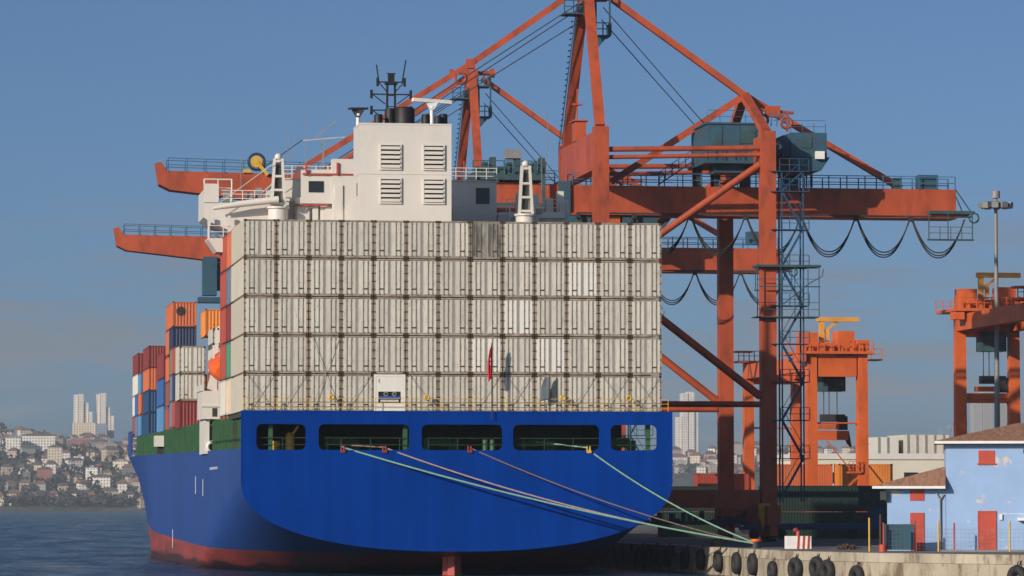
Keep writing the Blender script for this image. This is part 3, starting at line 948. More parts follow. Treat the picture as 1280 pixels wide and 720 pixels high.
def mk_unit_reefer(width, H, Ln, bodymat):
    t = empty('reefer_container', (0, 0, 0))
    w2 = width / 2
    MB().box(-w2, w2, .10, Ln, .12, H - .02).build('body', bodymat, t)
    fr = MB()
    for sx in (-1, 1):
        a, c = sorted((sx * w2, sx * (w2 - .16))); fr.box(a, c, 0, .16, .0, H, 0)
    fr.box(-w2 + .16, w2 - .16, 0, .14, H - .16, H - .01, 0); fr.box(-w2 + .16, w2 - .16, 0, .14, .02, .2, 0)
    fr.build('frame', M['cream_bright'], t)
    pn = MB()
    pn.box(-w2 + .17, w2 - .17, .02, .1, 1.55, H - .17, 0)
    pn.box(-w2 + .17, w2 - .17, .02, .1, .2, .72, 0)
    for sx in (-1, 1):
        a, c = sorted((sx * (w2 - .17), sx * (w2 - .34))); pn.box(a, c, .02, .1, .72, 1.55, 0)
    pn.box(-.84, -.74, -.0, .02, 2.2, 2.5, 1)
    po = pn.build('machinery_panel', [M['cream_bright'], M['gasket']], t)
    MB().box(-w2 + .34, w2 - .34, .085, .098, .72, 1.55).build('recess', M['black'], t)
    for x in (-.28, .36):
        g = MB().tube([(x, -.0, 1.37), (x, .09, 1.37)], .17, 14); g.build('fan', M['steel_grey'], t)
        g2 = MB().tube([(x, -.02, 1.37), (x, -.004, 1.37)], .09, 12); g2.build('fan', M['black'], t)
    MB().box(-w2 + .36, w2 - .36, -.02, .08, .98, 1.2).build('condenser_cover', M['c_blue'], t)
    MB().box(-w2 + .5, w2 - .5, -.01, .08, .76, .94).build('control_box', M['cream'], t)
    MB().box(-w2 + .17, w2 - .17, .105, .14, 2.3, 2.35).build('grille', M['steel_grey'], t)
    return t


HREEF = 2.865; LREEF = 12.19
ROWW = ['bottom row', 'second lowest row', 'middle row', 'second highest row', 'top row']
protos = {
    'plain': mk_reefer_parts(CWID, HREEF - .03, LREEF, M['cream_side'], M['cream']),
    'bright': mk_reefer_parts(CWID, HREEF - .03, LREEF, M['cream_side'], M['cream_bright']),
    'stained': mk_reefer_parts(CWID, HREEF - .03, LREEF, M['cream_side'], M['cream_stained']),
    'unit': mk_unit_reefer(CWID, HREEF - .03, LREEF, M['cream_side'])}
used = set()
X0 = 23.62 + CWID / 2; PITCHX = (55.0 - 23.62 - CWID) / 12
special = {(4, 7): 'stained', (2, 8): 'bright', (3, 10): 'bright', (1, 7): 'bright', (1, 9): 'bright', (0, 4): 'unit'}
jr = random.Random(8)
for row in range(5):
    for c_ in range(13):
        kd = special.get((row, c_), 'plain')
        o = protos[kd] if kd not in used else copy_tree(protos[kd])
        used.add(kd)
        o.location = (X0 + c_ * PITCHX + jr.uniform(-.012, .012), 295.0 + jr.uniform(-.03, .03), 12.1 + row * HREEF)
        desc = {'plain': 'cream container', 'bright': 'bright cream container', 'stained': 'soot stained container',
                'unit': 'container with refrigeration unit'}[kd]
        tag(o, '%s in the %s of the stern wall, %s' % (desc, ROWW[row], ORD[c_]), 'container', 'containers stacked in the stern wall')

# lashing rods crossed over the two lowest rows (ship's gear)
lr = random.Random(4)
for c_ in range(13):
    xl = X0 + c_ * PITCHX - SX
    if c_ == 4: continue
    for sx in (-1, 1):
        g = MB()
        g.beam((xl + sx * 1.0, .78, 12.15), (xl - sx * 1.0, .88, 12.1 + HREEF * (1 if lr.random() < .5 or c_ > 2 else 2)), .028)
        if lr.random() < .6: g.build('lashing_rod', M['rod'], ship)


def mk_dry(width, H, Ln, m, d=.045, name='dry_container'):
    """freight container seen on its end and long side: corrugated walls, frame"""
    t = empty(name, (0, 0, 0))
    w2 = width / 2
    bd = MB()
    # corrugated end wall (aft) and side walls as trapezoid waves, plus plain top
    def wave(L0, L1, pit):
        pts = []; u = L0; n = max(2, int(round((L1 - L0) / pit)))
        pit = (L1 - L0) / n
        for i in range(n):
            pts += [(L0 + i * pit, 0), (L0 + (i + .3) * pit, 0), (L0 + (i + .5) * pit, 1), (L0 + (i + .8) * pit, 1)]
        pts.append((L1, 0)); return pts
    e_ = wave(-w2 + .1, w2 - .1, .30)
    vs = [(x, .03 + k_ * d, .14) for x, k_ in e_] + [(x, .03 + k_ * d, H - .12) for x, k_ in e_]
    n = len(e_)
    bd.add(vs, [(i, i + 1, n + i + 1, n + i) for i in range(n - 1)])
    s_ = wave(.1, Ln - .1, .30)
    n = len(s_)
    for sx in (-1, 1):
        vs = [(sx * (w2 - .02 - k_ * d), y, .14) for y, k_ in s_] + [(sx * (w2 - .02 - k_ * d), y, H - .12) for y, k_ in s_]
        bd.add(vs, [(i, i + 1, n + i + 1, n + i) for i in range(n - 1)])
    bd.box(-w2 + .03, w2 - .03, .1, Ln - .02, H - .16, H - .04); bd.box(-w2 + .03, w2 - .03, .1, Ln - .02, .06, .14)
    bd.add([(-w2 + .05, Ln - .04, .1), (w2 - .05, Ln - .04, .1), (w2 - .05, Ln - .04, H - .1), (-w2 + .05, Ln - .04, H - .1)], [(0, 1, 2, 3)])
    bd.build('body', m, t)
    fr = MB()
    for sx in (-1, 1):
        for y0, y1 in ((0, .14), (Ln - .14, Ln)):
            a, c = sorted((sx * w2, sx * (w2 - .11))); fr.box(a, c, y0, y1, .15, H - .15)
        for z0 in (.02, H - .14):
            a, c = sorted((sx * w2, sx * (w2 - .07))); fr.box(a, c, .18, Ln - .18, z0, z0 + .1)
    for z0 in (.02, H - .14): fr.box(-w2 + .17, w2 - .17, 0, .1, z0, z0 + .11)
    fr.build('frame', m, t)
    for sx in (-1, 1):
        for y0, y1 in ((-.01, .17), (Ln - .17, Ln + .01)):
            for z0 in (0, H - .13):
                a, c = sorted((sx * (w2 + .006), sx * (w2 - .165))); MB().box(a, c, y0, y1, z0, z0 + .13).build('corner_casting', M['casting'], t)
    return t


dry_cache = {}


def put(col, X, Y, Z, H=2.59, Ln=12.19, label=None, group='containers stacked along the ship', width=2.44, doors=False):
    key = (col, H, Ln, doors)
    if key in dry_cache:
        o = copy_tree(dry_cache[key])
    else:
        o = mk_reefer_parts(width, H, Ln, M['c_' + col], M['c_' + col]) if doors else mk_dry(width, H, Ln, M['c_' + col])
        dry_cache[key] = o
    o.location = (X + width / 2, Y, Z)
    tag(o, label, 'container', group)
    return o


TIER = ['lowest', 'second', 'third', 'fourth', 'topmost']
def zt0(Y): return 12.1 + trim(Y - 294)


# bay behind the stern wall: ten short boxes showing as a narrow strip
Hc = 2.83
for i, (a, c) in enumerate((('white', 'beige'), ('brick red', 'green'), ('brick red', 'maroon'), ('brick red', 'grey blue'), ('brick red', 'orange'))):
    tier = ['lowest tier', 'second tier', 'third tier', 'fourth tier', 'top tier'][i]
    put(c, 23.75, 307.9, 12.25 + i * HREEF, Hc, 6.06, '%s container, %s of the narrow stack just left of the cream wall' % (c, tier))
    put(a, 23.75, 314.3, 12.3 + i * HREEF, Hc, 6.06, '%s container at far side of the %s, left of the cream wall' % (a, tier))
# forward bays
bayA = 377.0; zA = 12.45
put('maroon', 24.15, bayA, zA, 2.57, 6.06, 'maroon container under the two white ones, beside the white boarding station')
put('white', 24.15, bayA, zA + 2.6, 2.57, 6.06, 'lower of two white containers with door rods, above a maroon one', doors=True)
put('white', 24.15, bayA, zA + 5.2, 2.57, 6.06, 'upper of two white containers with door rods, below a navy one', doors=True)
zB = 12.75
put('brown', 26.7, bayA - 4, zA, 2.57, 6.06, 'brown container low behind the orange lifeboat')
put('brown', 26.7, bayA - 4, zA + 2.6, 2.57, 6.06, 'brown container second up behind the orange lifeboat')
put('white', 26.7, bayA - 8, zA + 5.2, 2.57, 6.06, 'stained white container third up behind the orange lifeboat', doors=True)
put('white', 26.7, bayA - 8, zA + 7.1, 2.0, 6.06, 'beige white low container top just above the orange lifeboat', doors=True)
put('bright orange', 26.7, bayA + 2, zA + 8.8, 2.57, 6.06, 'bright orange container on top, beside a maroon one, above the lifeboat')
put('maroon', 29.2, bayA + 2, zA + 8.8, 2.57, 6.06, 'maroon container on top between the orange one and the red stack')
bB = 384
put('brick red', 24.3, bB, zB, 2.57, 6.06, 'red container side in the lowest tier, behind the maroon one')
put('navy blue', 24.3, bB, zB + 2.6, 2.57, 6.06, 'navy container side in the second tier, behind the lower white one')
put('brick red', 24.3, bB, zB + 5.2, 2.57, 6.06, 'red container side in the third tier, behind the upper white one')
bB2 = 391
put('grey blue', 24.45, bB2, zB + .1, 2.57, 6.06, 'grey blue container side in the lowest tier of the tall stack')
put('grey blue', 24.45, bB2, zB + 2.7, 2.57, 6.06, 'grey blue container side in the second tier of the tall stack')
put('olive grey', 24.45, bB2, zB + 5.3, 2.57, 6.06, 'olive container side in the third tier, under the navy one')
bT = 413
zT = 12.9
for i, c in enumerate(('brown', 'brown', 'brown')):
    pass
put('brown', 25.75, bT, zT, 2.57, 6.06, 'brown container hidden low in the tall stack under the navy one')
put('navy blue', 25.75, bT, zT + 7.8 + .3, 2.6, 6.06, 'navy container in the tall stack, directly under the orange top one')
put('orange', 25.75, bT, zT + 10.75, 2.6, 12.19, 'orange container with a dark round emblem, top of the tallest stack')
em = MB()
for i in range(9):
    a0 = 2 * math.pi * i / 9
    em.box(26.55 + .33 * math.cos(a0) - .13, 26.55 + .33 * math.cos(a0) + .13, bT - .022, bT - .004, zT + 12.35 + .36 * math.sin(a0) - .12, zT + 12.35 + .36 * math.sin(a0) + .12)
em.box(26.45, 26.65, bT - .022, bT - .004, zT + 12.2, zT + 12.5)
for ch in list(COL.objects):
    pass
emo = em.build('round_emblem', M['steel_dark'])
top_or = dry_cache[('orange', 2.6, 12.19, False)]
emo.parent = top_or
emo.matrix_parent_inverse = Matrix.Translation(-Vector(top_or.location))
put('orange', 25.75, bT + 6.3, zT + 7.8 + .3, 2.6, 6.06, 'orange container side beyond the navy one in the tall stack')
put('orange', 25.75, bT + 6.3, zT + 5.3, 2.6, 6.06, 'orange container side in the third tier of the tall stack')
put('brown', 25.75, bT + 6.3, zT + 2.7, 2.6, 6.06, 'brown container side in the second tier beyond the olive one')
put('brick red', 25.75, bT + 6.3, zT, 2.6, 6.06, 'red container side in the lowest tier beyond the grey blue one')
# blue column
bC = 428; zC = 13.05
for i, (c, lab) in enumerate((('light blue', 'light blue container, lowest of the blue column left of the tall stack'), ('blue', 'mid blue container in the middle of the blue column'), ('maroon', 'maroon container on top of the blue column'))):
    put(c, 25.7, bC, zC + i * 2.9, 2.86, 12.19, lab)
bD = 470; zD = 13.5
for i, (c, lab) in enumerate((('dark blue', 'dark blue container, lowest of the second stack from the bow'), ('dark blue', 'dark blue container, second up in the second stack from the bow'), ('orange', 'orange container, third up in the second stack from the bow'), ('maroon', 'maroon container, top of the second stack from the bow'))):
    put(c, 26.5, bD, zD + i * 2.62, 2.6, 12.19, lab)
    if i in (2, 3):
        put('maroon' if i == 3 else 'brick red', 28.98, bD, zD + i * 2.62, 2.6, 12.19, ('maroon' if i == 3 else 'red') + ' container inboard of the %s one near the bow, tier %s' % (c, 'four' if i == 3 else 'three'))
bE = 485
put('grey blue', 26.35, bE + 6.5, zD + .1, 2.6, 6.06, 'grey blue container side, lowest tier beside the white bow stack')
put('light blue', 26.4, bE, zD + .1, 2.6, 6.06, 'light blue container side, lowest tier next to the dark blue one')
put('blue', 26.35, bE + 6.5, zD + 2.72, 2.6, 6.06, 'blue container side, second tier beside the white bow stack')
put('orange', 26.4, bE, zD + 2.72, 2.6, 6.06, 'orange container side, second tier next to the dark blue one')
put('light blue', 26.75, bE + 6.5, zD + 5.34, 2.6, 6.06, 'light blue container side, third tier beside the orange one near the bow')
bF = 506; zF = 14.0
for i, (c, lab) in enumerate((('brown', 'brown container, lowest of the foremost stack at the bow'), ('white', 'lower white container of the foremost stack at the bow'), ('white', 'upper white container of the foremost stack at the bow'), ('maroon', 'maroon container, top of the foremost stack at the bow'))):
    put(c, 27.15, bF, zF + i * 2.62, 2.6, 12.19, lab)

# ------------------------------------------------------------------ flags and mooring ropes
def cloth(name, pole_top, w_, h_, m, folds, label, cat, sag=.0, seed=1):
    rr = random.Random(seed)
    t = empty(name, pole_top)
    pl = MB().tube([(0, 0, -5.6 if 'flag' in cat else -3.0), (0, 0, .1)], .035, 6); pl.build('flag_pole', M['steel_dark'], t)
    mb = MB(); NX, NZ = 8, 14; vs = []
    for j in range(NZ + 1):
        v = j / NZ
        for i in range(NX + 1):
            u = i / NX
            wd = w_ * (.35 + .65 * math.sin(min(1, v * 1.15 + .12) * math.pi * .5)) * (1 - (.35 if folds > 1.5 else 0) * v * v)
            x = -u * wd
            y = (.16 if folds > 1.5 else .05) * math.sin(u * folds * math.pi + v * 2) * (1 - .3 * v)
            z = -v * h_ - u * sag * (1 - .3 * v)
            vs.append((x, y, z))
    fs = [(j * (NX + 1) + i, j * (NX + 1) + i + 1, (j + 1) * (NX + 1) + i + 1, (j + 1) * (NX + 1) + i) for j in range(NZ) for i in range(NX)]
    mi = []
    mb.add(vs, fs, 0, True)
    if len(m) > 1:
        for q, f in enumerate(fs):
            j, i = q // NX, q % NX
            if 4 <= j <= 7 and 3 <= i <= 4 and (j + i) % 2 == 0: mb.mi[q] = 1
    o = mb.build('cloth', m, t, fix=False)
    sdm = o.modifiers.new('thick', 'SOLIDIFY'); sdm.thickness = .015
    tag(t, label, cat)
    return t


cloth('ensign_flag', (41.95, 293.7, 17.2), .36, 2.5, [M['flag_red'], M['flag_white']], 4, 'limp red flag hanging on a pole at the middle of the stern', 'flag', .5)
cloth('grey_cloth', (46.4, 294.45, 14.9), .75, 1.8, [M['cloth_grey']], 1.2, 'dark grey cloth hanging over the stern rail right of the flag', 'cloth', .2, 3)


def rope(p, q, sag, m, label, r=.065):
    p = Vector(p); q = Vector(q)
    pts = [p.lerp(q, i / 24) - Vector((0, 0, sag * 4 * (i / 24) * (1 - i / 24))) for i in range(25)]
    o = MB().tube(pts, r, 6).build('mooring_rope', M[m])
    return tag(o, label, 'rope', 'mooring ropes at the stern')


BOL = Vector((61.0, 289.5, 2.0))
rope((30.9, 294.2, 9.5), BOL + Vector((-.1, -.1, .42)), .55, 'rope_green', 'pale green mooring rope from the second stern opening, the lowest of all', .075)
rope((34.1, 294.2, 9.45), BOL + Vector((0, .05, .42)), .75, 'rope_pink', 'pinkish mooring rope from the second stern opening, just above the green one')
rope((40.35, 294.2, 9.5), BOL + Vector((-.1, .1, .38)), .6, 'rope_brown', 'thin brown mooring rope from the middle stern opening', .05)
rope((49.3, 294.2, 9.35), BOL + Vector((.1, .1, .40)), .55, 'rope_green', 'green mooring rope from the fourth stern opening, the steepest one')
for (p, q, lab, m) in (((-8.6, .3, 9.55), (-8.5, 3.6, 10.0), 'a', 'rope_green'), ((9.8, .3, 9.5), (6.4, 3.9, 10.0), 'b', 'rope_green'), ((-5.4, .3, 9.5), (-9.4, 3.8, 9.8), 'c', 'rope_brown')):
    MB().tube([p, q], .06, 6).build('rope_end', M[m], ship)

# ------------------------------------------------------------------ ship-to-shore cranes
def make_sts():
    t = empty('gantry_crane', (59.6, 349.0, 2.0))
    G = 15.1; D = 19.0; MID = D / 2; zg0, zg1 = 29.7, 32.25
    C = M['crane']
    for nm, x, y, top in (('leg', 0, 0, 36.8), ('leg', 0, D, 36.8), ('leg', G, 0, 36.6), ('leg', G, D, 36.6)):
        b_ = MB().box(x - .68, x + .68, y - .55, y + .55, 2.2, top)
        for z in (9, 16, 24, 33): b_.box(x - .71, x + .71, y - .58, y + .58, z, z + .07)
        b_.box(x - 1.0, x + 1.0, y - .75, y + .75, 2.0, 2.2)
        b_.build(nm, C, t)
    # top cross beams and bottom sill beams along the rail
    for x, z0, z1 in ((0, 33.0, 36.4), (G, 33.4, 36.2)):
        b_ = MB().box(x - .6, x + .6, .6, D - .6, z0, z1); b_.build('cross_beam', C, t)
    for x in (0, G):
        b_ = MB().box(x - .6, x + .6, -2.4, D + 2.4, 1.5, 3.2 if x else 3.2)
        b_.build('sill_beam', C, t)
    for y in (0, D):
        MB().box(.86, G - .86, y - .45, y + .45, 3.0, 4.6).build('portal_beam', C, t)
        MB().tube([(.8, y, 12.2), (G - .8, y, 12.2)], .28, 10).build('tie', C, t)
        MB().tube([(.7, y, 23.4), (G - .7, y, 12.9)], .36, 10).build('brace', C, t)
        MB().tube([(.7, y, 24.0), (G - .7, y, 33.6)], .33, 10).build('brace', C, t)
        MB().tube([(.7, y, 34.8), (G - .7, y, 35.1)], .24, 10).build('tie', C, t)
        MB().tube([(.7, y, 34.1), (G - .7, y, 34.5)], .2, 10).build('tie', C, t)
    # bogies
    bg0 = None
    for x in (0, G):
        for y in (-1.2, 1.4, D - 1.4, D + 1.2):
            if bg0 is None:
                b_ = MB().box(-.35, .35, -1.1, 1.1, .5, 1.48)
                for yy_ in (-.75, -.25, .25, .75): b_.tube([(-.2, yy_ * 1.05, .3), (.2, yy_ * 1.05, .3)], .28, 12, 1)
                bg0 = o = b_.build('bogie', [C, M['steel_dark']], t)
            else:
                o = bg0.copy(); COL.objects.link(o); o.parent = t
            o.location = (x, y, 0)
    # main girder and boom: one long box with a tapered, turned-up tip
    gd = MB().box(-1.9, 34.6, MID - 1.2, MID + 1.2, zg0, zg1)
    gd.box(-1.9, 34.6, MID - 1.45, MID + 1.45, zg0 - .18, zg0)
    for i in range(7):
        x = 1.2 + i * 5.1
        gd.box(x, x + .1, MID - 1.215, MID + 1.215, zg0 + .02, zg1 - .02); gd.box(x - .5, x + .6, MID - 1.208, MID + 1.208, zg0 + 1.1, zg0 + 1.16)
    gd.build('girder', C, t)
    bo = MB().prism([(-2.0, 29.75), (-28.0, 30.35), (-37.6, 31.4), (-38.6, 31.9), (-38.9, 33.8), (-38.4, 33.9), (-37.9, 33.1), (-28, 32.95), (-2.0, 32.3)], 'y', MID - 1.2, MID + 1.2)
    bo.build('boom', C, t)
    MB().box(-2.5, -1.4, MID - 1.5, MID + 1.5, 29.4, 32.6).build('boom_hinge', M['crane_teal'], t)
    for (xa, za), (xb, zb_), nm in (((-37.8, 33.1), (-2.4, 32.35), 'boom_railing'), ((-1.2, 32.25), (34.5, 32.25), 'girder_railing')):
        r_ = MB()
        for y in (MID - 1.3, MID + 1.3):
            railing(r_, (xa, y, za), (xb, y, zb_), 1.15, 1.7, .045, (.55, 1.15))
        r_.build(nm, M['rail_blue'], t)
    # tower (A-frame)
    ap = Vector((.3, MID, 50.0))
    MB().beam((0, .3, 36.8), ap + Vector((.1, -.5, 0)), 0.85, .85).build('tower_leg', C, t)
    MB().beam((0, D - .3, 36.8), ap + Vector((-.1, .5, 0)), 0.85, .85).build('tower_leg', C, t)
    MB().box(-.35, .95, MID - .8, MID + .8, 48.9, 51.2).build('tower_head', C, t)
    hd = MB()
    hd.tube([(-1.8, MID, 50.9), (2.6, MID, 50.9)], .22, 8); hd.tube([(-2.1, MID, 50.9), (-1.7, MID, 50.9)], .36, 10); hd.tube([(2.4, MID, 50.9), (2.9, MID, 50.9)], .5, 10)
    hd.torus((-1.0, MID - .8, 50.2), .6, .14, 'y', 14, 6)
    hd.build('head_sheaves', C, t)
    pf = MB()
    for (x0, x1, z, y) in ((-1.9, -.2, 48.0, MID - 1.2), (.9, 2.4, 46.0, MID - 1.2), (.9, 2.3, 49.4, MID - 1.2)):
        pf.box(x0, x1, y, y + 2.2, z - .12, z)
        railing(pf, (x0, y, z), (x1, y, z), 1.1, .7, .05); railing(pf, (x1, y, z), (x1, y + 2.2, z), 1.1, .7, .05)
    for x in (1.0, 2.3): pf.box(x - .08, x + .08, MID - 1.2, MID - 1.04, 46, 49.4)
    pf.prism([(.9, 46), (2.2, 46), (1.3, 44.9)], 'y', MID - 1, MID + .6)
    pf.build('tower_platform', M['crane_teal'], t)
    ldr = MB()
    for z in [37 + .5 * i for i in range(22)]:
        f_ = (z - 36.8) / 13.2
        ldr.box(-.75, -.6, 18.6 - f_ * 9.3, 19.2 - f_ * 9.3, z, z + .08)
    ldr.beam((-.7, D - .2, 36.8), (-.5, MID + .3, 49), .07); ldr.build('tower_ladder', M['rail_blue'], t)
    # forestay, backstay and struts
    MB().beam(ap + Vector((-.6, 0, .4)), (-10.3, MID, 43.3), .65, .55).build('forestay', C, t)
    MB().beam((-10.4, MID, 43.25), (-26.3, MID, 33.2), .6, .5).build('forestay', C, t)
    MB().box(-10.75, -9.95, MID - .4, MID + .4, 42.85, 43.7).build('stay_joint', C, t)
    J = Vector((G - .1, MID, 40.8))
    MB().beam(ap + Vector((1.2, 0, .3)), J, .65, .55).build('backstay', C, t)
    MB().beam(J, (29.7, MID, 32.4), .65, .55).build('backstay', C, t)
    MB().beam(J, (G, .3, 36.5), .8, .6).build('strut', C, t)
    MB().beam(J, (G, D - .3, 36.5), .8, .6).build('strut', C, t)
    MB().beam(J + Vector((-.4, 0, -.3)), (2.6, MID, 32.7), .75, .6).build('strut', C, t)
    # hoist wires
    for p, q in (((-.5, MID - .4, 48.9), (-24.6, MID - .4, 33.0)), ((-.5, MID + .4, 48.4), (-23.6, MID + .4, 33.0)), ((-.5, MID, 47.2), (-23, MID, 32.9)), ((-29.4, MID - 1.2, 33.4), (-25.8, MID - 1.6, 36.0)), ((1.8, MID - .5, 48.6), (11.5, MID - .5, 37.66)), ((1.8, MID + .5, 47.6), (10.8, MID + .5, 37.66))):
        MB().tube([p, q], .05, 5).build('hoist_wire', M['wire'], t)
    # machinery houses
    mh = MB().box(10.3, 15.0, 3.2, 10.8, 34.2, 37.5)
    mh.box(10.15, 15.15, 3.05, 10.95, 37.5, 37.66); mh.box(10.0, 15.3, 2.9, 11.1, 33.95, 34.2)
    railing(mh, (10.0, 2.95, 34.2), (15.3, 2.95, 34.2), 1.0, .9, .03); railing(mh, (10.3, 3.3, 37.66), (15.0, 3.3, 37.66), .8, 1.2, .025)
    mh.box(11.2, 13.8, 4, 7, 33.2, 33.95)
    for x in (11.6, 13.2): mh.box(x, x + .06, 3.14, 3.2, 34.3, 37.4)
    mho = mh.build('machinery_house', M['crane_teal'], t)
    MB().box(10.7, 11.6, 3.12, 3.2, 35.4, 36.6).build('window', M['teal_dark'], mho)
    MB().box(13.3, 14.7, 3.12, 3.2, 35.8, 37.0).build('window', M['teal_dark'], mho)
    for x in (10.6, 12.3, 15.0):
        for y in (8.7, 10.4): MB().box(x - .25, x + .25, y - .25, y + .25, 32.25, 33.9).build('house_support', M['steel_dark'], mho)
    xs_ = MB(); xs_.beam((6.6, 7.6, 32.3), (9.7, 7.6, 34.4), .5, .1); railing(xs_, (6.6, 7.3, 32.3), (9.7, 7.3, 34.4), 1, .8, .04); xs_.build('access_stair', M['steel_dark'], mho)
    eh = MB().box(17.9, 21.2, 2.8, 10.5, 34.6, 36.8)
    railing(eh, (17.9, 2.9, 36.8), (21.1, 2.9, 36.8), .8, 1.0, .025)
    eh.prism([(17.8, 34.6), (21.5, 34.6), (20.7, 33.4), (18.5, 33.2)], 'y', 2.9, 10.4)
    eh.box(18.6, 19.8, 8.4, 10.6, 32.25, 33.3); eh.box(17.3, 17.9, 3.4, 9, 34.7, 36.6)
    eho = eh.build('electrical_house', M['crane_teal'], t)
    MB().box(18.9, 19.8, 2.73, 2.8, 35.4, 36.4).build('window', M['teal_dark'], eho)
    MB().box(20.1, 20.9, 2.4, 2.8, 34.4, 35.1).build('vent_unit', M['trim_white'], eho)
    for z in (34.7, 37.4):
        r_ = MB(); railing(r_, (16.2, 3.4, z), (17.8, 3.4, z), 1.1, .6, .04); r_.build('house_rail', M['rail_blue'], eho)
    for x in (20.0, 20.6, 21.1):
        MB().box(x - .06, x + .06, 8.5, 8.62, 32.3, 34.6).build('house_support', M['steel_dark'], eho)
    sv_ = MB()
    sv_.tube([(15.3, 6.2, 39.2), (18.9, 6.2, 38.9)], .13, 8); sv_.box(16.3, 17.6, 5.9, 6.6, 38.5, 39.5); sv_.torus((16.0, 6.2, 38.2), .5, .13, 'y', 14, 6); sv_.torus((18.2, 6.2, 38.0), .5, .13, 'y', 14, 6)
    sv_.box(15.8, 16.0, 6.1, 6.3, 36.4, 39.0); sv_.box(18.2, 18.4, 6.1, 6.3, 37.2, 39.0)
    sv_.build('service_hoist', C, t)
    # seaside winch box on the upper beam
    wb_ = MB().box(-.7, .3, 9.5, 11.5, 36.4, 38.2); wb_.box(-.9, .5, 9.3, 11.7, 38.2, 38.32); wb_.box(-.5, -.38, 10, 10.12, 38.3, 41.2); wb_.box(-.9, .0, 9.8, 10.3, 39.7, 39.85); wb_.build('winch_platform', C, t)
    # boom trolley with spreader machinery
    tb = MB().box(-10.5, -3.8, MID - 1.9, MID + 1.9, 32.6, 33.2)
    for i in range(9):
        x = -10.2 + i * .75
        tb.box(x, x + .5, MID - 1.7 + .2 * (i % 3), MID - .2, 33.2, 33.8 + .45 * ((i * 7) % 3))
    tb.box(-10.3, -3.9, MID - 2.2, MID - 1.95, 30.2, 30.5); tb.box(-10.4, -10.1, MID - 2.2, MID - 1.9, 28.6, 33); tb.box(-4.1, -3.8, MID - 2.2, MID - 1.9, 28.6, 33)
    railing(tb, (-10.4, MID - 2.1, 33.2), (-3.8, MID - 2.1, 33.2), 1.1, .9, .05)
    tb.box(-8, -6, MID - 2.3, MID + 2, 28.2, 29.5)
    to = tb.build('trolley', M['teal_dark'], t)
    MB().box(-7.3, -5.9, MID - 1.5, MID, 34.6, 35.4).build('winch_cover', M['olive'] if 'olive' in M else M['steel_grey'], to)
    MB().box(3.4, 6.6, MID - 1.5, MID + 1.4, 28.3, 29.45).build('hanging_cabin', M['crane_teal'], t)
    MB().box(-2.2, .3, MID - 1.5, MID + 1.4, 28.4, 29.45).build('hanging_cabin', M['crane_teal'], t)
    MB().box(.9, 3.2, MID - 1.3, MID + 1.2, 28.4, 29.45).build('cable_box', M['rtg'], t)
    # yellow rope sheave on the boom
    sh_ = MB().torus((-29.9, MID - 1.25, 34.0), .72, .12, 'y', 22, 8)
    so = sh_.build('rope_sheave', M['steel_dark'], t)
    s2 = MB().tube([(-29.9, MID - 1.4, 34.0), (-29.9, MID - 1.1, 34.0)], .52, 16); s2.beam((-29.9, MID - 1.25, 34), (-28.9, MID - 1.25, 32.8), .5, .3); s2.box(-31.1, -30.4, MID - 1.4, MID - 1.1, 33.0, 33.3)
    s2.build('sheave_hub', M['yellow'], so)
    # festoon cables in loops under the girder
    for i in range(7):
        x0 = -.75 + i * 5.15; x1 = x0 + 5.15
        fc = MB()
        for off, sg in ((-.12, 3.1), (.0, 3.35), (.14, 3.55)):
            pts = []
            for j in range(15):
                u = j / 14
                pts.append((x0 + .1 + (x1 - x0 - .2) * u, MID - 1.9 + off, zg0 - .25 - sg * (1 - abs(2 * u - 1) ** 2.2)))
            fc.tube(pts, .062, 5)
        fc.box(x0 - .18, x0 + .18, MID - 2.1, MID - 1.6, zg0 - .5, zg0 - .05)
        fc.build('festoon_cable', M['cable'], t)
    MB().box(-.9, 36.0, MID - 2.0, MID - 1.8, zg0 - .1, zg0 + .05).build('festoon_rail', M['steel_dark'], t)
    # service platform beyond the landside end
    ep = MB()
    ep.box(32.0, 36.2, MID - 1.75, MID + 1.2, 29.95, 30.25); ep.box(31.6, 35.9, MID - 2.6, MID - 2.2, 27.45, 27.6)
    railing(ep, (31.7, MID - 2.5, 27.6), (35.8, MID - 2.5, 27.6), 1.1, 1.0, .03, (.55, 1.1))
    for x in (31.7, 33.5, 35.8): ep.box(x - .04, x + .04, MID - 2.5, MID - 2.42, 27.5, 30.1)
    ep.beam((34.6, MID - 1.2, 32.2), (36.0, MID - 1.2, 30.2), .1); ep.beam((34.6, MID - 1.2, 31.6), (35.2, MID - 1.2, 30.2), .1)
    ep.torus((36.1, MID - 1.9, 29.6), .45, .08, 'y', 14, 6)
    MB().box(31.2, 33.0, MID - .9, MID + .5, 32.25, 33.6).build('winch_box', M['crane_teal'], t)
    MB().box(28.8, 29.6, MID - .8, MID, 32.25, 33.3).build('winch_box', M['teal_dark'], t)
    ep.build('end_platform', M['teal_dark'], t)
    # stair tower on the near landside leg
    stt = MB()
    XA, XB = G + 1.15, G + 3.1
    for x in (XA, XB):
        for y in (-.7, .5): stt.box(x - .06, x + .06, y - .06, y + .06, 3.5, 33.0)
    z = 4.0; flip = False
    while z < 32:
        z2 = min(z + 3.4, 33)
        a, c = (XA, XB) if not flip else (XB, XA)
        stt.beam((a, -.5, z), (c, -.5, z2), .55, .12); stt.beam((a, -.75, z + 1), (c, -.75, z2 + 1), .05, .05)
        stt.box(XA - 1.0, XB + .5, -.9, .7, z2 - .07, z2)
        railing(stt, (XA - .2, -.85, z2), (XB + .5, -.85, z2), 1.05, .8, .035)
        z = z2; flip = not flip
        if z2 >= 33: break
    stt.build('stair_tower', M['stair_blue'], t)
    cg = MB()
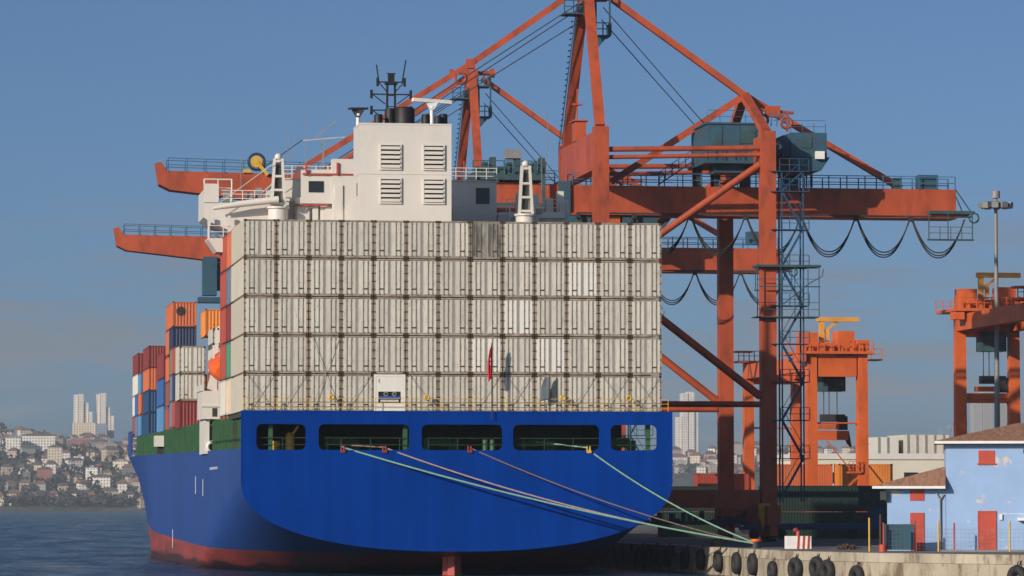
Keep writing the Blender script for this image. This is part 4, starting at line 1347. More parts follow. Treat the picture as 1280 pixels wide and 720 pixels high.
    cg.box(G - 1.2, G + 4.6, -1.3, .9, 24.4, 24.6); cg.box(G - 1.3, G + 4.4, -1.3, .9, 19.9, 20.0)
    cg.box(G - 1.0, G + 4.5, -1.3, -1.2, 22.6, 22.7)
    for x in (G - 1.2, G + .9, G + 2.2, G + 3.4, G + 4.4): cg.box(x - .035, x + .035, -1.3, -1.23, 20, 24.5)
    for zz in (20.6, 21.2, 23.3): cg.box(G - 1.2, G + 4.4, -1.3, -1.25, zz, zz + .05)
    cg.tube([(G + 1, -1.25, 21.0), (G + 3.6, -1.25, 23.0), (G + 4.7, -1.25, 23.6), (G + 4.8, -1.25, 24.2)], .05, 6)
    cg.build('cage_platform', M['teal_dark'], t)
    # base gear: cable reel, yellow buffers
    rel = MB().torus((-1.0, -.7, 5.2), 1.05, .16, 'y', 22, 8); rel.beam((-1.0, -.7, 4.2), (-1.0, -.7, 6.2), .2); rel.beam((-2.0, -.7, 5.2), (0, -.7, 5.2), .2)
    rel.build('cable_reel', M['yellow'], t)
    bf_ = MB().box(G - 1.1, G - .2, -1.0, -.7, 2.0, 3.4); bf_.prism([(G - 1.2, 3.4), (G - .1, 3.4), (G - .4, 2.4), (G - .8, 1.0)], 'y', -1.3, -1.01)
    bf_.build('wheel_guard', M['yellow'], t)
    gb = MB()
    gg = random.Random(9)
    gb.box(1.2, 13.6, -.5, .3, 1.5, 1.8)
    for i in range(22):
        x = 1.2 + i * .55; zz = 1.8 + gg.random() * 1.0
        gb.box(x, x + .3 + .3 * gg.random(), -.45 + gg.random() * .3, .25, 1.75, zz)
    gb.build('base_machinery', M['steel_dark'], t)
    return t


st1 = make_sts()
tag(st1, 'nearer orange red quay crane whose tower rises out of the picture', 'crane', 'ship to shore cranes on the quay')
st2 = copy_tree(st1); st2.location = (59.6, 349 + 77, 2.0)
tag(st2, 'farther orange red quay crane with its tower top behind the white ship casing', 'crane', 'ship to shore cranes on the quay')
for ch in [c for c in st2.children if c.name.startswith('rope_sheave')]:
    for g in list(ch.children): bpy.data.objects.remove(g)
    bpy.data.objects.remove(ch)
for ch in st2.children:      # the farther crane is built with its girder half a metre lower
    if ch.name.split('.')[0] in ('girder', 'boom', 'boom_hinge', 'boom_railing', 'girder_railing', 'festoon_cable', 'festoon_rail', 'hanging_cabin', 'trolley', 'end_platform'): ch.location.z -= .55
hb = MB().box(-29.3, -27.8, 7.6, 9.6, 26.0, 30.2); hb.box(-28.0, -26.6, 8.0, 10, 26.6, 29.6); hb.box(-29.8, -27.2, 7.5, 9.6, 25.2, 25.8)
hb.build('operator_cab', M['crane_teal'], st2)

# ------------------------------------------------------------------ yard gantry cranes
def make_rtg(H, far_deck=False):
    t = empty('yard_crane', (0, 0, 2.0))
    Wb, Sp = 5.7, 28.0
    C = M['rtg']
    for y in (0, Sp):
        for x in (0, Wb):
            b_ = MB().prism([(x - .62, 1.4), (x + .62, 1.4), (x + .52, H), (x - .52, H)], 'y', y - .5, y + .5)
            b_.box(x - .66, x + .66, y - .55, y + .55, 3.0, 3.2); b_.box(x - .6, x + .6, y - .55, y + .55, H * .5, H * .5 + .25)
            b_.build('leg', C, t)
        MB().box(.7, Wb - .7, y - .4, y + .4, H - 2.4, H - .2).build('cross_beam', C, t)
        MB().box(-1.2, Wb + 1.2, y - .45, y + .45, 1.2, 2.4).build('sill_beam', C, t)
        MB().tube([(.6, y, H * .62), (Wb - .6, y, H * .62)], .1, 8).build('tie', C, t)
        for x in (-.4, Wb + .4):
            wv = MB().tube([(x, y - .3, .75), (x, y + .3, .75)], .75, 16); o = wv.build('wheel', M['tyre'], t)
    for x in (.0, Wb):
        MB().box(x - .5, x + .5, .55, Sp - .55, H - 1.8, H - .15).build('main_girder', C, t)
    pl = MB().box(-1.9, Wb + 1.0, -1.2, 6.5, H + .05, H + .35)
    pl.box(-1.0, .8, 0, 2.2, H + .35, H + 2.4); pl.box(3.1, 5.0, .3, 2.6, H + .35, H + 2.6); pl.box(1.2, 2.6, 0, 2, H + .35, H + 1.3)
    pl.box(5.1, 6.4, -.6, 1.2, H + .3, H + 1.6); pl.box(-1.8, -.8, -1, 1, H - .8, H)
    for i in range(7): pl.box(-1.6 + i * 1.15, -1.3 + i * 1.15, -1.0, -.6, H + .35, H + .7 + .35 * (i % 3))
    po = pl.build('machinery_deck', C, t)
    for p_, q_ in (((-1.9, -1.15, H + .35), (Wb + 1.0, -1.15, H + .35)), ((-1.9, 6.4, H + .35), (Wb + 1.0, 6.4, H + .35)), ((Wb + .8, -1, H - .5), (Wb + 2.0, -1, H - .5))):
        r_ = MB(); railing(r_, p_, q_, 1.1, .8, .045); r_.build('deck_rail', C, po)
    MB().box(Wb + .6, Wb + 2.0, -1.2, 1, H - .65, H - .5).build('side_platform', M['steel_dark'], po)
    jb_ = MB().box(1.6, 2.1, 2.2, 2.7, H + .35, H + 4.2); jb_.box(1.4, 6.0, 2.1, 2.8, H + 3.7, H + 4.2); jb_.box(2.3, 2.7, 2.3, 2.6, H + 1.5, H + 3.0); jb_.beam((2.1, 2.45, H + 2.6), (3.6, 2.45, H + 3.7), .25)
    jb_.build('service_jib', M['rtg_pale'], po)
    # farther end deck and stairs
    fe = MB().box(-1.6, 1.5, Sp - 2, Sp + 1, H + .05, H + .25); railing(fe, (-1.6, Sp - 1.9, H + .25), (1.5, Sp - 1.9, H + .25), 1.1, .6, .05); fe.box(-1.8, .2, Sp - 1.5, Sp, H + 1.2, H + 1.4)
    fe.build('end_deck', C, t)
    # trolley cab and spreader
    cb = MB().box(2.0, 4.7, 3.0, 5.0, H - 3.9, H - 1.95); cb.box(1.9, 4.8, 2.9, 5.1, H - 1.95, H - 1.85)
    cbo = cb.build('operator_cab', M['teal_dark'], t)
    MB().box(2.2, 4.5, 2.94, 2.99, H - 3.3, H - 2.3).build('window', M['glass'], cbo)
    sp = MB().box(.9, 5.3, 4, 5, H - 9.2, H - 8.2)
    sp.box(1.8, 4.2, 3.9, 5.1, H - 8.0, H - 7.5)
    spo = sp.build('spreader', C, t)
    hb_ = MB().box(2.3, 4.9, 3.9, 5.1, H - 7.2, H - 6.4); hb_.box(4.3, 5.2, 4, 5, H - 8.1, H - 6.6); hb_.prism([(4.7, H - 8.2), (5.4, H - 8.2), (5.7, H - 10.0), (5.3, H - 9.6)], 'y', 4.2, 4.8)
    for x in (2.6, 3.2, 4.1): hb_.tube([(x, 4.4, H - 7.2), (x, 4.4, H - 1.9)], .05, 5)
    hb_.build('head_block', M['steel_dark'], spo)
    stq = MB().beam((4.9, -.2, H - 13.5), (1.4, -.2, H - 17), .5, .16); stq.beam((1.7, -.2, H - 9.4), (4.4, -.2, H - 12.6), .12, .12); stq.box(4.0, 5.4, -.8, .2, H - 12.9, H - 12.7)
    railing(stq, (4.0, -.8, H - 12.7), (5.4, -.8, H - 12.7), 1.0, .5, .04)
    stq.build('access_stair', C, t)
    if far_deck:
        for ch in t.children:
            if ch.name.split('.')[0] in ('machinery_deck', 'operator_cab', 'spreader'): ch.location.y += Sp - 4.0
            if ch.name.split('.')[0] in ('end_deck', 'access_stair'): ch.location.y -= Sp - 2
    return t


r1 = make_rtg(19.6); r1.location = (95.75, 425, 2.0); r1.rotation_euler = (0, 0, R(2.3))
tag(r1, 'orange rubber tyred yard crane standing just right of the quay crane stair tower', 'yard crane', 'orange yard gantry cranes')
r2 = make_rtg(23.0, True); r2.location = (106.3, 374, 2.0)
tag(r2, 'orange yard crane rising behind the blue houses, cut by the right edge', 'yard crane', 'orange yard gantry cranes')
# ------------------------------------------------------------------ quay clutter
def box_stack(col, X, Y, Z, label, Ln=12.19, H=2.59, rz=True):
    """containers lying across the view on the yard"""
    key = ('yard', col, H, Ln)
    if key in dry_cache: o = copy_tree(dry_cache[key])
    else: o = mk_dry(2.44, H, Ln, M['c_' + col], .012); dry_cache[key] = o
    o.location = (X, Y, Z); o.rotation_euler = (0, 0, R(-90))
    return tag(o, label, 'container', 'containers in the yard behind the quay')


box_stack('dark green', 82.2, 384, 2.0, 'dark green container on the ground left of the small blue house')
box_stack('dark green', 82.3, 384, 4.6, 'dark green container stacked above another, under the blue one')
box_stack('dark blue', 84.2, 398, 2.0, 'dark blue container on the ground in front of the orange containers')
box_stack('dark blue', 84.4, 398, 4.6, 'dark blue container on top of another in front of the orange containers')
for z in (2.0, 4.6):
    box_stack('brown', 93.7, 433, z, ('lowest' if z == 2 else 'middle') + ' brown container under the left orange container in the yard', 6.06)
    box_stack('brown', 99.8, 431, z, ('lowest' if z == 2 else 'middle') + ' brown container under the right orange container in the yard', 6.06)
box_stack('orange', 93.6, 433, 7.2, 'red orange container between the quay crane and yard crane', 6.06)
box_stack('bright orange', 99.9, 431, 7.2, 'bright orange container under the yard crane, right of the crane leg', 6.06)
box_stack('brick red', 85.9, 440, 3.6, 'lower red container beyond the quay crane legs', 6.06)
box_stack('brick red', 85.9, 440, 6.2, 'upper red container beyond the quay crane legs', 6.06)

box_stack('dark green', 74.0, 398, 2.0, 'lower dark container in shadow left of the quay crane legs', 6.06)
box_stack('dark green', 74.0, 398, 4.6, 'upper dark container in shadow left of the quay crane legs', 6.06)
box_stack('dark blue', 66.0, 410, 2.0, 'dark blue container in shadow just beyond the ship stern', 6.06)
# low flat trailers in the shade
tl = MB()
tl.box(0, 14, 0, 2.4, 1.1, 1.5); tl.box(0, 14, .1, .2, .9, 1.1); tl.box(13, 14.0, 0, 2.4, 1.5, 3.0)
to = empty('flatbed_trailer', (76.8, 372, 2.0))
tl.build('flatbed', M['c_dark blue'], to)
for x in (1.5, 2.8, 4.1, 11):
    MB().tube([(x, -.05, .5), (x, .5, .5)], .5, 14).build('wheel', M['tyre'], to)
MB().box(.1, .4, -.02, -.001, 1.2, 1.35).build('reflector', M['trim_white'], to)
tag(to, 'long dark flatbed trailer parked in the shade behind the striped block', 'trailer')

# bollard, striped block, lamps, tyres
bo_ = MB().tube([(0, 0, 0), (0, 0, .12)], .42, 16); bo_.tube([(0, 0, .12), (0, 0, .45)], .26, 14)
bt = empty('mooring_bollard', tuple(BOL + Vector((0, 0, .06))))
bo_.build('post', M['steel_dark'], bt)
MB().tube([(0, 0, .45), (0, 0, .55), (0, 0, .68)], [.26, .46, .36], 14).build('cap', M['orange'], bt)
tag(bt, 'orange capped mooring bollard on the quay edge where the ropes end', 'bollard')

sb = empty('striped_block', (64.4, 290.5, 2.0))
MB().box(-.9, .9, -.5, .5, 0, .95).build('block', M['flag_white'], sb)
for x in (-.05, .35, .72): MB().prism([(x - .14, 0.01), (x + .02, 0.01), (x + .08, .96), (x - .08, .96)], 'y', -.53, -.503).build('stripe', M['red'], sb)
hk = MB().tube([(.0, 0, .95), (.02, 0, 1.3), (-.12, 0, 1.45), (-.3, 0, 1.35)], .15, 8); hk.build('hook', M['red'], sb)
tag(sb, 'white concrete block with red stripes and a red hook on the quay', 'concrete block')

TX = [(58.9, 323.6), (59.2, 319.4), (59.32, 314.5), (59.35, 307.2), (59.37, 301.0), (59.4, 294.3), (59.43, 287.7), (59.46, 282.1), (59.48, 275.5), (59.95, 270.3), (60.78, 267.3), (61.17, 265.8), (62.26, 261.8), (69.29, 247.5)]
TZ = [1.1, 1.1, 1.1, 1.05, 1.1, 1.05, 1.0, 1.0, .6, .85, .95, .75, .42, .62]
TL = ['far left in deep shadow', 'second in the deep shadow', 'third, near the shadow edge', 'fourth, first in the light', 'fifth from the ship', 'sixth from the ship', 'seventh from the ship', 'eighth, under the bollard', 'ninth, hung low left of the striped block', 'tenth, under the striped block', 'left of the close pair', 'right of the close pair', 'hung lowest, near the red standpipe', 'big one cut by the right edge of picture']
ty0 = None
for i, ((x, y), z) in enumerate(zip(TX, TZ)):
    if ty0 is None:
        ty0 = o = empty('tyre_fender', (x, y, z))
        MB().torus((0, 0, 0), .50, .25, 'x', 24, 10, 0, 1.05).build('tyre', M['tyre'], o)
        MB().tube([(0, -.1, .45), (.22, -.1, 1.0)], .035, 6).build('chain', M['casting'], o)
        MB().tube([(0, .1, .45), (.22, .1, 1.0)], .035, 6).build('chain', M['casting'], o)
    else:
        o = copy_tree(ty0)
    # face normal of the quay segment
    ang = 0.0
    for (xa, ya), (xb, yb) in zip(QE, QE[1:]):
        if yb - .5 <= y <= ya + .5:
            ang = math.atan2(xb - xa, ya - yb); break
    o.rotation_euler = (0, 0, ang)
    sc = 1.1 if i != 8 else 1.0
    nx_, ny_ = -math.cos(ang), -math.sin(ang)
    o.location = (x + nx_ * .26, y + ny_ * .26, z); o.scale = (sc, sc, sc)
    tag(o, 'black tyre fender on the quay face, %s' % TL[i], 'tyre', 'tyre fenders hung on the quay wall')

# blue quay houses
def hip_roof(mb, x0, x1, y0, y1, z, zr, over, rx0, rx1, mi=0, ym=None):
    a = [(x0 - over, y0 - over, z), (x1 + over, y0 - over, z), (x1 + over, y1 + over, z), (x0 - over, y1 + over, z)]
    ym = (y0 + y1) / 2 if ym is None else ym
    vs = a + [(rx0, ym, zr), (rx1, ym, zr)] + [(p[0], p[1], z - .14) for p in a]
    mb.add(vs, [(0, 1, 5, 4), (1, 2, 5), (2, 3, 4, 5), (3, 0, 4), (0, 6, 7, 1), (1, 7, 8, 2), (2, 8, 9, 3), (3, 9, 6, 0), (6, 9, 8, 7)], mi)


hA = empty('quay_house', (71.98, 276.29, 2.0), R(-13.8))
w_ = MB().box(0, 9.6, 0, 8, 0, 7.62); w_.build('wall', M['house_blue'], hA)
rf = MB(); hip_roof(rf, 0, 9.6, 0, 8, 7.78, 9.1, .75, 5.2, 7.4, 0, 2.6); rfo = rf.build('roof', M['tile'], hA)
MB().box(-.8, 10.4, -.83, -.755, 7.58, 7.76).build('gutter', M['trim_white'], rfo)
d_ = MB().box(2.3, 3.45, -.06, -.003, 0, 2.75); d_.build('door', M['red'], hA)
fr_ = MB().box(2.22, 2.3, -.09, -.003, 0, 2.83); fr_.box(3.45, 3.53, -.09, -.003, 0, 2.83); fr_.box(2.3, 3.45, -.09, -.003, 2.75, 2.83); fr_.build('door_frame', M['red'], hA)
wn_ = MB().box(2.3, 3.45, -.05, -.003, 6.2, 7.1); wn_.box(2.22, 3.53, -.12, -.06, 6.1, 6.19); wn_.build('shutter', M['red'], hA)
cbk = MB().box(3.75, 3.95, -.16, -.003, 2.2, 2.6); cbk.beam((3.95, -.02, 2.6), (6.5, -.02, 2.62), .04); cbk.box(5.0, 8, -1.4, -.01, 2.15, 2.35)
cbk.build('porch_canopy', M['trim_white'], hA)
lm = MB().box(5.45, 5.8, -.45, -.003, 6.9, 7.2); lm.build('floodlight', M['steel_dark'], hA)
tag(hA, 'tall pale blue quay house with red door and brown tiled roof', 'house')
hB = empty('quay_house', (67.95, 277.3, 2.0), R(-13.8))
MB().box(0, 4.13, 0, 6.5, 0, 4.45).build('wall', M['house_blue'], hB)
rb = MB(); rb.add([(-1.0, -.8, 4.6), (4.13, -.8, 4.6), (4.13, 7.2, 4.6), (-1.0, 7.2, 4.6), (4.13, .5, 5.95), (3.9, .5, 5.93), (-1.0, -.8, 4.46), (4.13, -.8, 4.46), (4.13, 7.2, 4.46), (-1.0, 7.2, 4.46)],
       [(0, 1, 4, 5), (5, 4, 2, 3), (0, 5, 3), (1, 2, 4), (0, 6, 7, 1), (3, 9, 6, 0), (6, 9, 8, 7)])
rbo = rb.build('roof', M['tile'], hB)
MB().box(-1.05, 4.1, -.88, -.805, 4.40, 4.58).build('gutter', M['trim_white'], rbo)
MB().box(1.62, 2.62, -.06, -.003, 0, 2.7).build('door', M['red'], hB)
MB().box(1.62, 2.62, -.05, -.003, 3.55, 4.3).build('shutter', M['red'], hB)
dp = MB().tube([(3.75, -.1, 0), (3.75, -.1, 3.6), (4.0, -.1, 4.0)], .07, 8); dp.tube([(3.75, -.1, 3.6), (3.5, -.1, 4.1)], .06, 8); dp.build('downpipe', M['steel_grey'], hB)
MB().box(-.5, -.05, -.5, .2, 3.6, 4.2).build('floodlight', M['steel_dark'], hB)
tag(hB, 'small low pale blue house with red door, joined to the taller one', 'house')

# fence in front of the houses
fn = empty('quay_fence', (65.9, 272.5, 2.0), R(-8))
for x, y, m, h in ((-.4, 0, 'yellow', 2.35), (.75, 1.5, 'red', 2.0), (3.0, 2.0, 'red', 2.1), (5.8, 2.4, 'red', 2.0), (4.4, -.2, 'yellow', 2.1), (9.2, -1.5, 'yellow', 2.1), (14.2, -3, 'yellow', 2.2)):
    MB().tube([(x, y, 0), (x, y, h)], .065, 8).build('fence_post', M[m], fn)
fmesh = MB()
for x0, y0, x1, y1 in ((.75, 1.5, 3.0, 2.0), (3.0, 2.0, 5.8, 2.4), (4.4, -.2, 9.2, -1.5), (9.2, -1.5, 14.2, -3)):
    for j in range(6):
        z = .15 + j * .28
        fmesh.tube([(x0, y0, z), (x1, y1, z)], .006, 4)
    for i in range(1, int((x1 - x0) / .3)):
        u = i * .3 / (x1 - x0)
        fmesh.tube([(x0 + (x1 - x0) * u, y0 + (y1 - y0) * u, .1), (x0 + (x1 - x0) * u, y0 + (y1 - y0) * u, 1.6)], .005, 4)
fmesh.box(4.4, 14.2, -1.5, -1.3, 0, .12)
fmesh.build('wire_mesh', M['steel_grey'], fn)
MB().box(.85, 2.9, 1.85, 1.9, .1, 1.9).build('blue_sheet', M['crane_teal'], fn)
tag(fn, 'wire fence with red and yellow posts in front of the blue houses', 'fence')
rdp = empty('hydrant_post', (66.2, 271.5, 2.0))
MB().tube([(0, 0, 0), (0, 0, .5)], .28, 10).build('base', M['red'], rdp)
MB().tube([(-.15, 0, .5), (-.15, 0, 2.6)], .09, 8).build('post', M['casting'], rdp)
tag(rdp, 'rusty red standpipe at the left end of the wire fence', 'standpipe')

# high mast light
hmst = empty('high_mast_light', (108.3, 395, 2.6))
MB().tube([(0, 0, 0), (0, 0, 34.5)], [.34, .17], 10).build('mast', M['steel_grey'], hmst)
cw = MB().tube([(0, 0, 33.0), (0, 0, 33.25)], .9, 16); cw.tube([(0, 0, 33.9), (0, 0, 34.6)], .45, 12); cw.build('lamp_crown', M['steel_grey'], hmst)
l0 = None
for i in range(10):
    a = 2 * math.pi * i / 10
    if l0 is None:
        q = MB().box(.7, 1.75, -.34, .34, -.3, .25); q.box(.8, 1.7, -.28, .28, -.34, -.305, 1); l0 = o = q.build('floodlight', [M['steel_grey'], M['trim_white']], hmst)
    else:
        o = l0.copy(); COL.objects.link(o); o.parent = hmst
    o.location = (0, 0, 33.4); o.rotation_euler = (0, R(8), a)
tag(hmst, 'tall grey lighting mast with a ring of floodlights at far right', 'light mast')

# long warehouse and the pale blocks behind it
wh = empty('warehouse', (134, 600, 2.0))
MB().box(0, 60, 0, 25, 0, 10.3).build('wall', M['ware'], wh)
bnd = MB().box(-.2, 60.2, -.25, 25.2, 10.3, 11.2); bnd.build('roof', M['white'], wh)
w0 = None
for i in range(9):
    if w0 is None: w0 = o = MB().box(-1.1, 1.1, -.06, .0, 0, 1.7).build('window', M['glass'], wh)
    else: o = w0.copy(); COL.objects.link(o); o.parent = wh
    o.location = (4 + i * 6.4, -.02, 6.6)
tag(wh, 'long cream warehouse with dark windows behind the yard cranes', 'warehouse')
for i, (x, wd, hgt, m, lab) in enumerate(((154.9, 3.9, 14.4, 'white', 'pale plain block behind the warehouse, right of the yard crane'), (159.8, 7.5, 14.8, 'cream', 'cream ribbed block behind the warehouse, left of the brown roof'))):
    bq = empty('storage_block', (x, 640, 2.0))
    MB().box(0, wd, 0, 12, 0, hgt).build('wall', M[m], bq)
    rq = MB()
    for q in range(int(wd / 1.5)): rq.box(q * 1.5 + .4, q * 1.5 + .7, -.15, 0, 8, hgt)
    rq.build('rib', M['beige'] if 'beige' in M else M['rod'], bq)
    tag(bq, lab, 'building')

# ------------------------------------------------------------------ city across the water
def facade(name, col, win=(.17, .17, .18), dens=.45):
    m = mat(name, col, .85, .12, .12, rand=.1)
    t = m.node_tree; k = t.links.new; b = t.nodes['Principled BSDF']
    src = b.inputs['Base Color'].links[0].from_socket
    co = [n for n in t.nodes if n.type == 'TEX_COORD'][0]
    sp = t.nodes.new('ShaderNodeSeparateXYZ'); k(co.outputs['Object'], sp.inputs[0])
    def band(sock, per, frac):
        a = t.nodes.new('ShaderNodeMath'); a.operation = 'MODULO'; a.inputs[1].default_value = per
        s0 = t.nodes.new('ShaderNodeMath'); s0.operation = 'ADD'; s0.inputs[1].default_value = 1000 * per
        k(sock, s0.inputs[0]); k(s0.outputs[0], a.inputs[0])
        c = t.nodes.new('ShaderNodeMath'); c.operation = 'LESS_THAN'; c.inputs[1].default_value = per * frac
        k(a.outputs[0], c.inputs[0]); return c.outputs[0]
    sxy = t.nodes.new('ShaderNodeMath'); sxy.operation = 'ADD'; k(sp.outputs['X'], sxy.inputs[0]); k(sp.outputs['Y'], sxy.inputs[1])
    bx = band(sxy.outputs[0], 3.2, dens); bz = band(sp.outputs['Z'], 3.1, .5)
    ml = t.nodes.new('ShaderNodeMath'); ml.operation = 'MULTIPLY'; k(bx, ml.inputs[0]); k(bz, ml.inputs[1])
    mx = t.nodes.new('ShaderNodeMix'); mx.data_type = 'RGBA'; k(ml.outputs[0], mx.inputs[0]); k(src, mx.inputs[6]); mx.inputs[7].default_value = (*win, 1)
    k(mx.outputs[2], b.inputs['Base Color'])
    return m


FC = {'white': facade('white_facade', (.66, .62, .56)), 'cream': facade('cream_facade', (.58, .49, .36)), 'grey': facade('grey_facade', (.30, .29, .28)),
      'pink': facade('pink_facade', (.44, .33, .28)), 'brick': facade('brick_facade', (.30, .095, .07)), 'tan': facade('tan_facade', (.42, .33, .24)),
      'dark': facade('shadowed_grey_facade', (.12, .12, .13))}  # darkest grey: shade of unlit house sides put into the wall colour
ROOFM = [mat('far_tile_roof', (.20, .105, .075), .9, .25, .2), mat('far_grey_roof', (.25, .24, .23), .9, .2, .2), mat('far_brown_roof', (.12, .085, .07), .9, .2, .2)]


def PX(px, Y): return Y * math.tan(YAW + math.atan((px - 640) / 5000))
houses = []
hr = random.Random(21)


def far_house(x, y, wd, dp_, h, fc, roof, rz, side_):
    z = ground(x, y) - 1.5
    t = empty('hillside_house', (x, y, z), rz)
    b_ = MB().box(-wd / 2, wd / 2, -dp_ / 2, dp_ / 2, 0, h + 1.5)
    b_.build('wall', FC[fc], t)
    r_ = MB()
    if roof == 1:
        r_.box(-wd / 2 - .3, wd / 2 + .3, -dp_ / 2 - .3, dp_ / 2 + .3, h + 1.5, h + 2.1)
        r_.box(-wd / 6, wd / 6, -dp_ / 6, dp_ / 6, h + 2.1, h + 4.2)
    else:
        hip_roof(r_, -wd / 2, wd / 2, -dp_ / 2, dp_ / 2, h + 1.65, h + 1.65 + min(4, dp_ * .28), .6, -wd * .25, wd * .25)
    r_.build('roof', ROOFM[roof], t)
    d = (y - 4040)
    tier = 'low by the shore' if d < 170 else 'on the lower slope' if d < 330 else 'halfway up the hill' if d < 480 else 'high on the hill'
    houses.append((t, fc, tier, side_, x))


bands = [(-70, 215, 'left'), (835, 905, 'tower'), (905, 1030, 'crane'), (1030, 1215, 'right')]
for px0, px1, side_ in bands:
    px = px0
    rows = ([4065, 4110, 4160, 4215, 4275, 4340, 4405, 4470, 4540, 4600, 4660] if side_ == 'left' else [4330, 4420, 4510, 4590, 4665])
    for Y in rows:
        x = PX(px0, Y) + hr.uniform(0, 12); xe = PX(px1, Y)
        while x < xe:
            big = hr.random() < .22
            wd = hr.uniform(13, 20) if big else hr.uniform(7, 12)
            h = hr.uniform(9, 14) if big else hr.uniform(5, 9)
            if Y < 4130: h *= .75
            fc = hr.choice(['white', 'white', 'cream', 'cream', 'grey', 'pink', 'tan', 'tan', 'dark', 'white'] if side_ == 'left' else ['white', 'white', 'cream', 'white', 'grey', 'tan', 'pink'])
            rf_ = hr.choice([0, 0, 1, 2, 2])
            if hr.random() < (.86 if side_ == 'left' else .9):
                far_house(x + wd / 2, Y + hr.uniform(-14, 14), wd, hr.uniform(9, 16), h, fc, rf_, hr.uniform(-.35, .35), side_)
            x += wd + hr.uniform(2, 13)
NUMW = ['leftmost', 'second', 'third', 'fourth', 'fifth', 'sixth', 'seventh', 'eighth', 'ninth', 'tenth', 'eleventh', 'twelfth', 'thirteenth', 'fourteenth', 'fifteenth', 'sixteenth', 'seventeenth', 'eighteenth', 'nineteenth', 'twentieth']
SIDEW = {'left': 'left of the ship', 'tower': 'just right of the stern', 'crane': 'between the crane legs', 'right': 'above the small house'}
from collections import defaultdict
grp = defaultdict(list)
for h in houses: grp[(h[1], h[2], h[3])].append(h)
for (fc, tier, side_), hs_ in grp.items():
    hs_.sort(key=lambda q: q[4])
    for i, q in enumerate(hs_):
        nm = {'dark': 'shadowed grey', 'brick': 'red brick'}.get(fc, fc)
        if len(hs_) == 1: lab = 'only %s house %s across the water, %s' % (nm, tier, SIDEW[side_])
        else: lab = '%s %s house from left %s, %s' % (NUMW[min(i, 19)], nm, tier, SIDEW[side_])
        tag(q[0], lab, 'house', 'houses on the far hillside')

# long pale apartment rows on the skyline
for i, (px0, px1, Y, py0, py1, fc, lab) in enumerate(((8, 26, 4420, 548, 585, 'white', 'pale grey apartment block at the left edge of the far skyline'), (28, 69, 4440, 546, 578, 'white', 'long pale apartment row on the far hill left of the towers'),
                                                       (88, 118, 4500, 551, 572, 'brick', 'long red brick block below the twin towers'), (47, 66, 4200, 587, 602, 'brick', 'squat red brick building halfway down the far hill'), (120, 146, 4460, 556, 580, 'pink', 'wide pinkish block below the right tower'),
                                                       (60, 78, 4330, 560, 580, 'cream', 'bright cream building below the long pale row'))):
    x0, x1 = PX(px0, Y), PX(px1, Y)
    z0 = 5.2 + (632 - py1) * Y * 1.005 / 5000 - 6; z1 = 5.2 + (632 - py0) * Y * 1.005 / 5000
    t_ = empty('apartment_block', ((x0 + x1) / 2, Y, z0)); hw = (x1 - x0) / 2
    MB().box(-hw, hw, -6, 6, 0, z1 - z0).build('wall', FC[fc], t_)
    r_ = MB(); hip_roof(r_, -hw, hw, -6, 6, z1 - z0 + .15, z1 - z0 + 2.6, .6, -hw + 5, hw - 5); r_.build('roof', ROOFM[2 if i % 2 else 1], t_)
    tag(t_, lab, 'building')

TWM = facade('tower_facade', (.62, .57, .52), (.30, .30, .31), .5)
TWM2 = facade('tower_blue_facade', (.20, .26, .34), (.10, .14, .20), .6)


def tower(pxs, Y, base_py, label, m, cat='tower'):
    zb_ = 5.2 + (632 - base_py) * Y * 1.005 / 5000
    x0 = PX(pxs[0][0], Y)
    t_ = empty('tower_block', (x0, Y, zb_))
    for i, (a, c, top, dy) in enumerate(pxs):
        zt_ = 5.2 + (632 - top) * Y * 1.005 / 5000
        MB().box(PX(a, Y) - x0, PX(c, Y) - x0 - .4, dy, dy + 22, -8, zt_ - zb_).build('shaft', m if not isinstance(m, list) else m[i], t_)
    tag(t_, label, cat)


tower([(93, 98, 495, 0), (98.2, 105, 494, -3), (105.2, 111, 505, -1), (111.2, 116, 516, -4)], 4900, 536, 'left of the twin stepped white towers on the far skyline', TWM)
tower([(121, 126, 494, 0), (126.2, 133, 493, -3), (133.2, 138, 510, -1), (138.2, 143, 521, -4)], 4900, 540, 'right of the twin stepped white towers on the far skyline', TWM)
tower([(91, 119, 530, -14)], 4880, 545, 'low cream podium under the left twin tower', FC['cream'], 'building')
tower([(119.2, 134, 531, -10)], 4870, 545, 'dark glass box between the twin towers', TWM2, 'building')
tower([(848, 853, 520, 0), (853.2, 860, 490, -3), (860.2, 868, 488, -2), (868.2, 873, 513, 0)], 4900, 562, 'single white tower block just right of the ship stern', TWM)
tower([(984, 990, 522, 0), (990.2, 997, 505, -3), (997.2, 1003, 500, -2)], 4900, 580, 'blue grey glass tower behind the crane stair tower', TWM2)
tower([(1218, 1228, 490, 0), (1228.2, 1241, 486, -3)], 5000, 560, 'grey tower left of the light mast', FC['grey'])
tower([(1252, 1262, 489, 0), (1262.2, 1270, 493, -3)], 5000, 560, 'grey tower right of the light mast', FC['grey'])
tower([(1178, 1188, 533, 0), (1188.2, 1197, 529, -3)], 4700, 565, 'small blue office tower left of the yard crane leg', TWM2)

# winter trees between the far houses: an uncountable wood
trm = MB()
tr_ = random.Random(2)


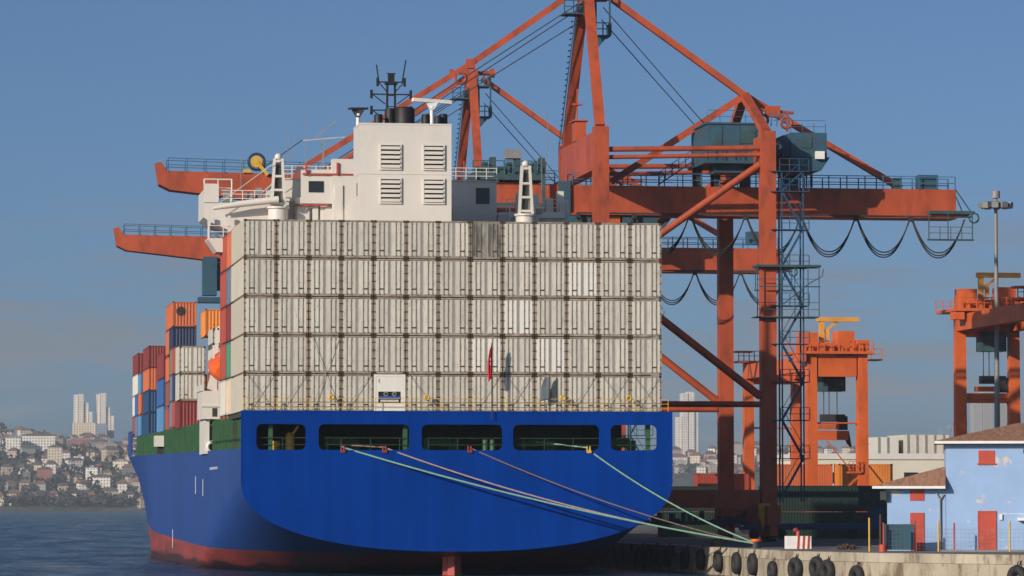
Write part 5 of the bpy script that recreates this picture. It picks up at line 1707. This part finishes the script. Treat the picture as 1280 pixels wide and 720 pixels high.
def clump(x, y, z, r):
    for i in range(11):
        a = tr_.uniform(0, 6.28); e_ = tr_.uniform(-.2, 1)
        rr = r * tr_.uniform(.35, 1)
        c = Vector((x + math.cos(a) * rr * .9, y + math.sin(a) * rr * .6, z + r * .75 + e_ * r * .75))
        s = r * tr_.uniform(.22, .5)
        p = [c + Vector((tr_.uniform(-1, 1), tr_.uniform(-1, 1), tr_.uniform(-1, 1))) * s for _ in range(5)]
        trm.add(p, [(0, 1, 2), (0, 2, 3), (1, 2, 4), (0, 3, 4), (1, 3, 4)])


for px0, px1, n, y0 in ((-70, 215, 430, 4048), (835, 1215, 120, 4300)):
    for i in range(n):
        Y = y0 + 620 * tr_.random() ** 1.5 if y0 < 4100 else tr_.uniform(4300, 4680)
        x = PX(tr_.uniform(px0, px1), Y)
        clump(x, Y, ground(x, Y), tr_.uniform(3.5, 7.5))
for i in range(130):
    Y = tr_.uniform(4046, 4075); x = PX(tr_.uniform(-70, 215), Y)
    clump(x, Y, ground(x, Y), tr_.uniform(4, 7))
o = trm.build('hillside_trees', M['tree'], fix=False)
tag(o, 'dark bare winter trees growing between the houses across the water', 'trees', None, 'stuff')

# ------------------------------------------------------------------ haze
hz = MB().box(-1600, 3500, -120, 7000, -6, 190)
mh_ = bpy.data.materials.new('sea_haze'); mh_.use_nodes = True
t = mh_.node_tree
for n in list(t.nodes): t.nodes.remove(n)
ou = t.nodes.new('ShaderNodeOutputMaterial'); pv = t.nodes.new('ShaderNodeVolumePrincipled')
pv.inputs['Color'].default_value = (.72, .86, 1.0, 1)
pv.inputs['Density'].default_value = .00007
t.links.new(pv.outputs[0], ou.inputs['Volume'])
o = hz.build('haze', mh_); o['kind'] = 'stuff'

# ------------------------------------------------------------------ small quay things
cr = empty('coiled_rope', (61.2, 305, 2.0))
g = MB()
for i in range(4): g.torus((0, 0, .08 + i * .12), .5 - .04 * i, .08, 'z', 18, 6)
g.build('coil', M['rope_brown'], cr)
tag(cr, 'brown coil of old rope lying on the quay left of the bollard', 'rope coil')
ch = empty('chain_heap', (66.4, 283, 2.0))
g = MB(); q_ = random.Random(6)
for i in range(16):
    a = q_.uniform(0, 6.28); d = q_.uniform(0, .6)
    g.torus((math.cos(a) * d * 1.5, math.sin(a) * d, .06 + .22 * (1 - d)), .16, .05, q_.choice(['x', 'y', 'z']), 10, 5)
g.build('chain', M['casting'], ch)
tag(ch, 'small heap of rusty chain on the quay right of the striped block', 'chain')
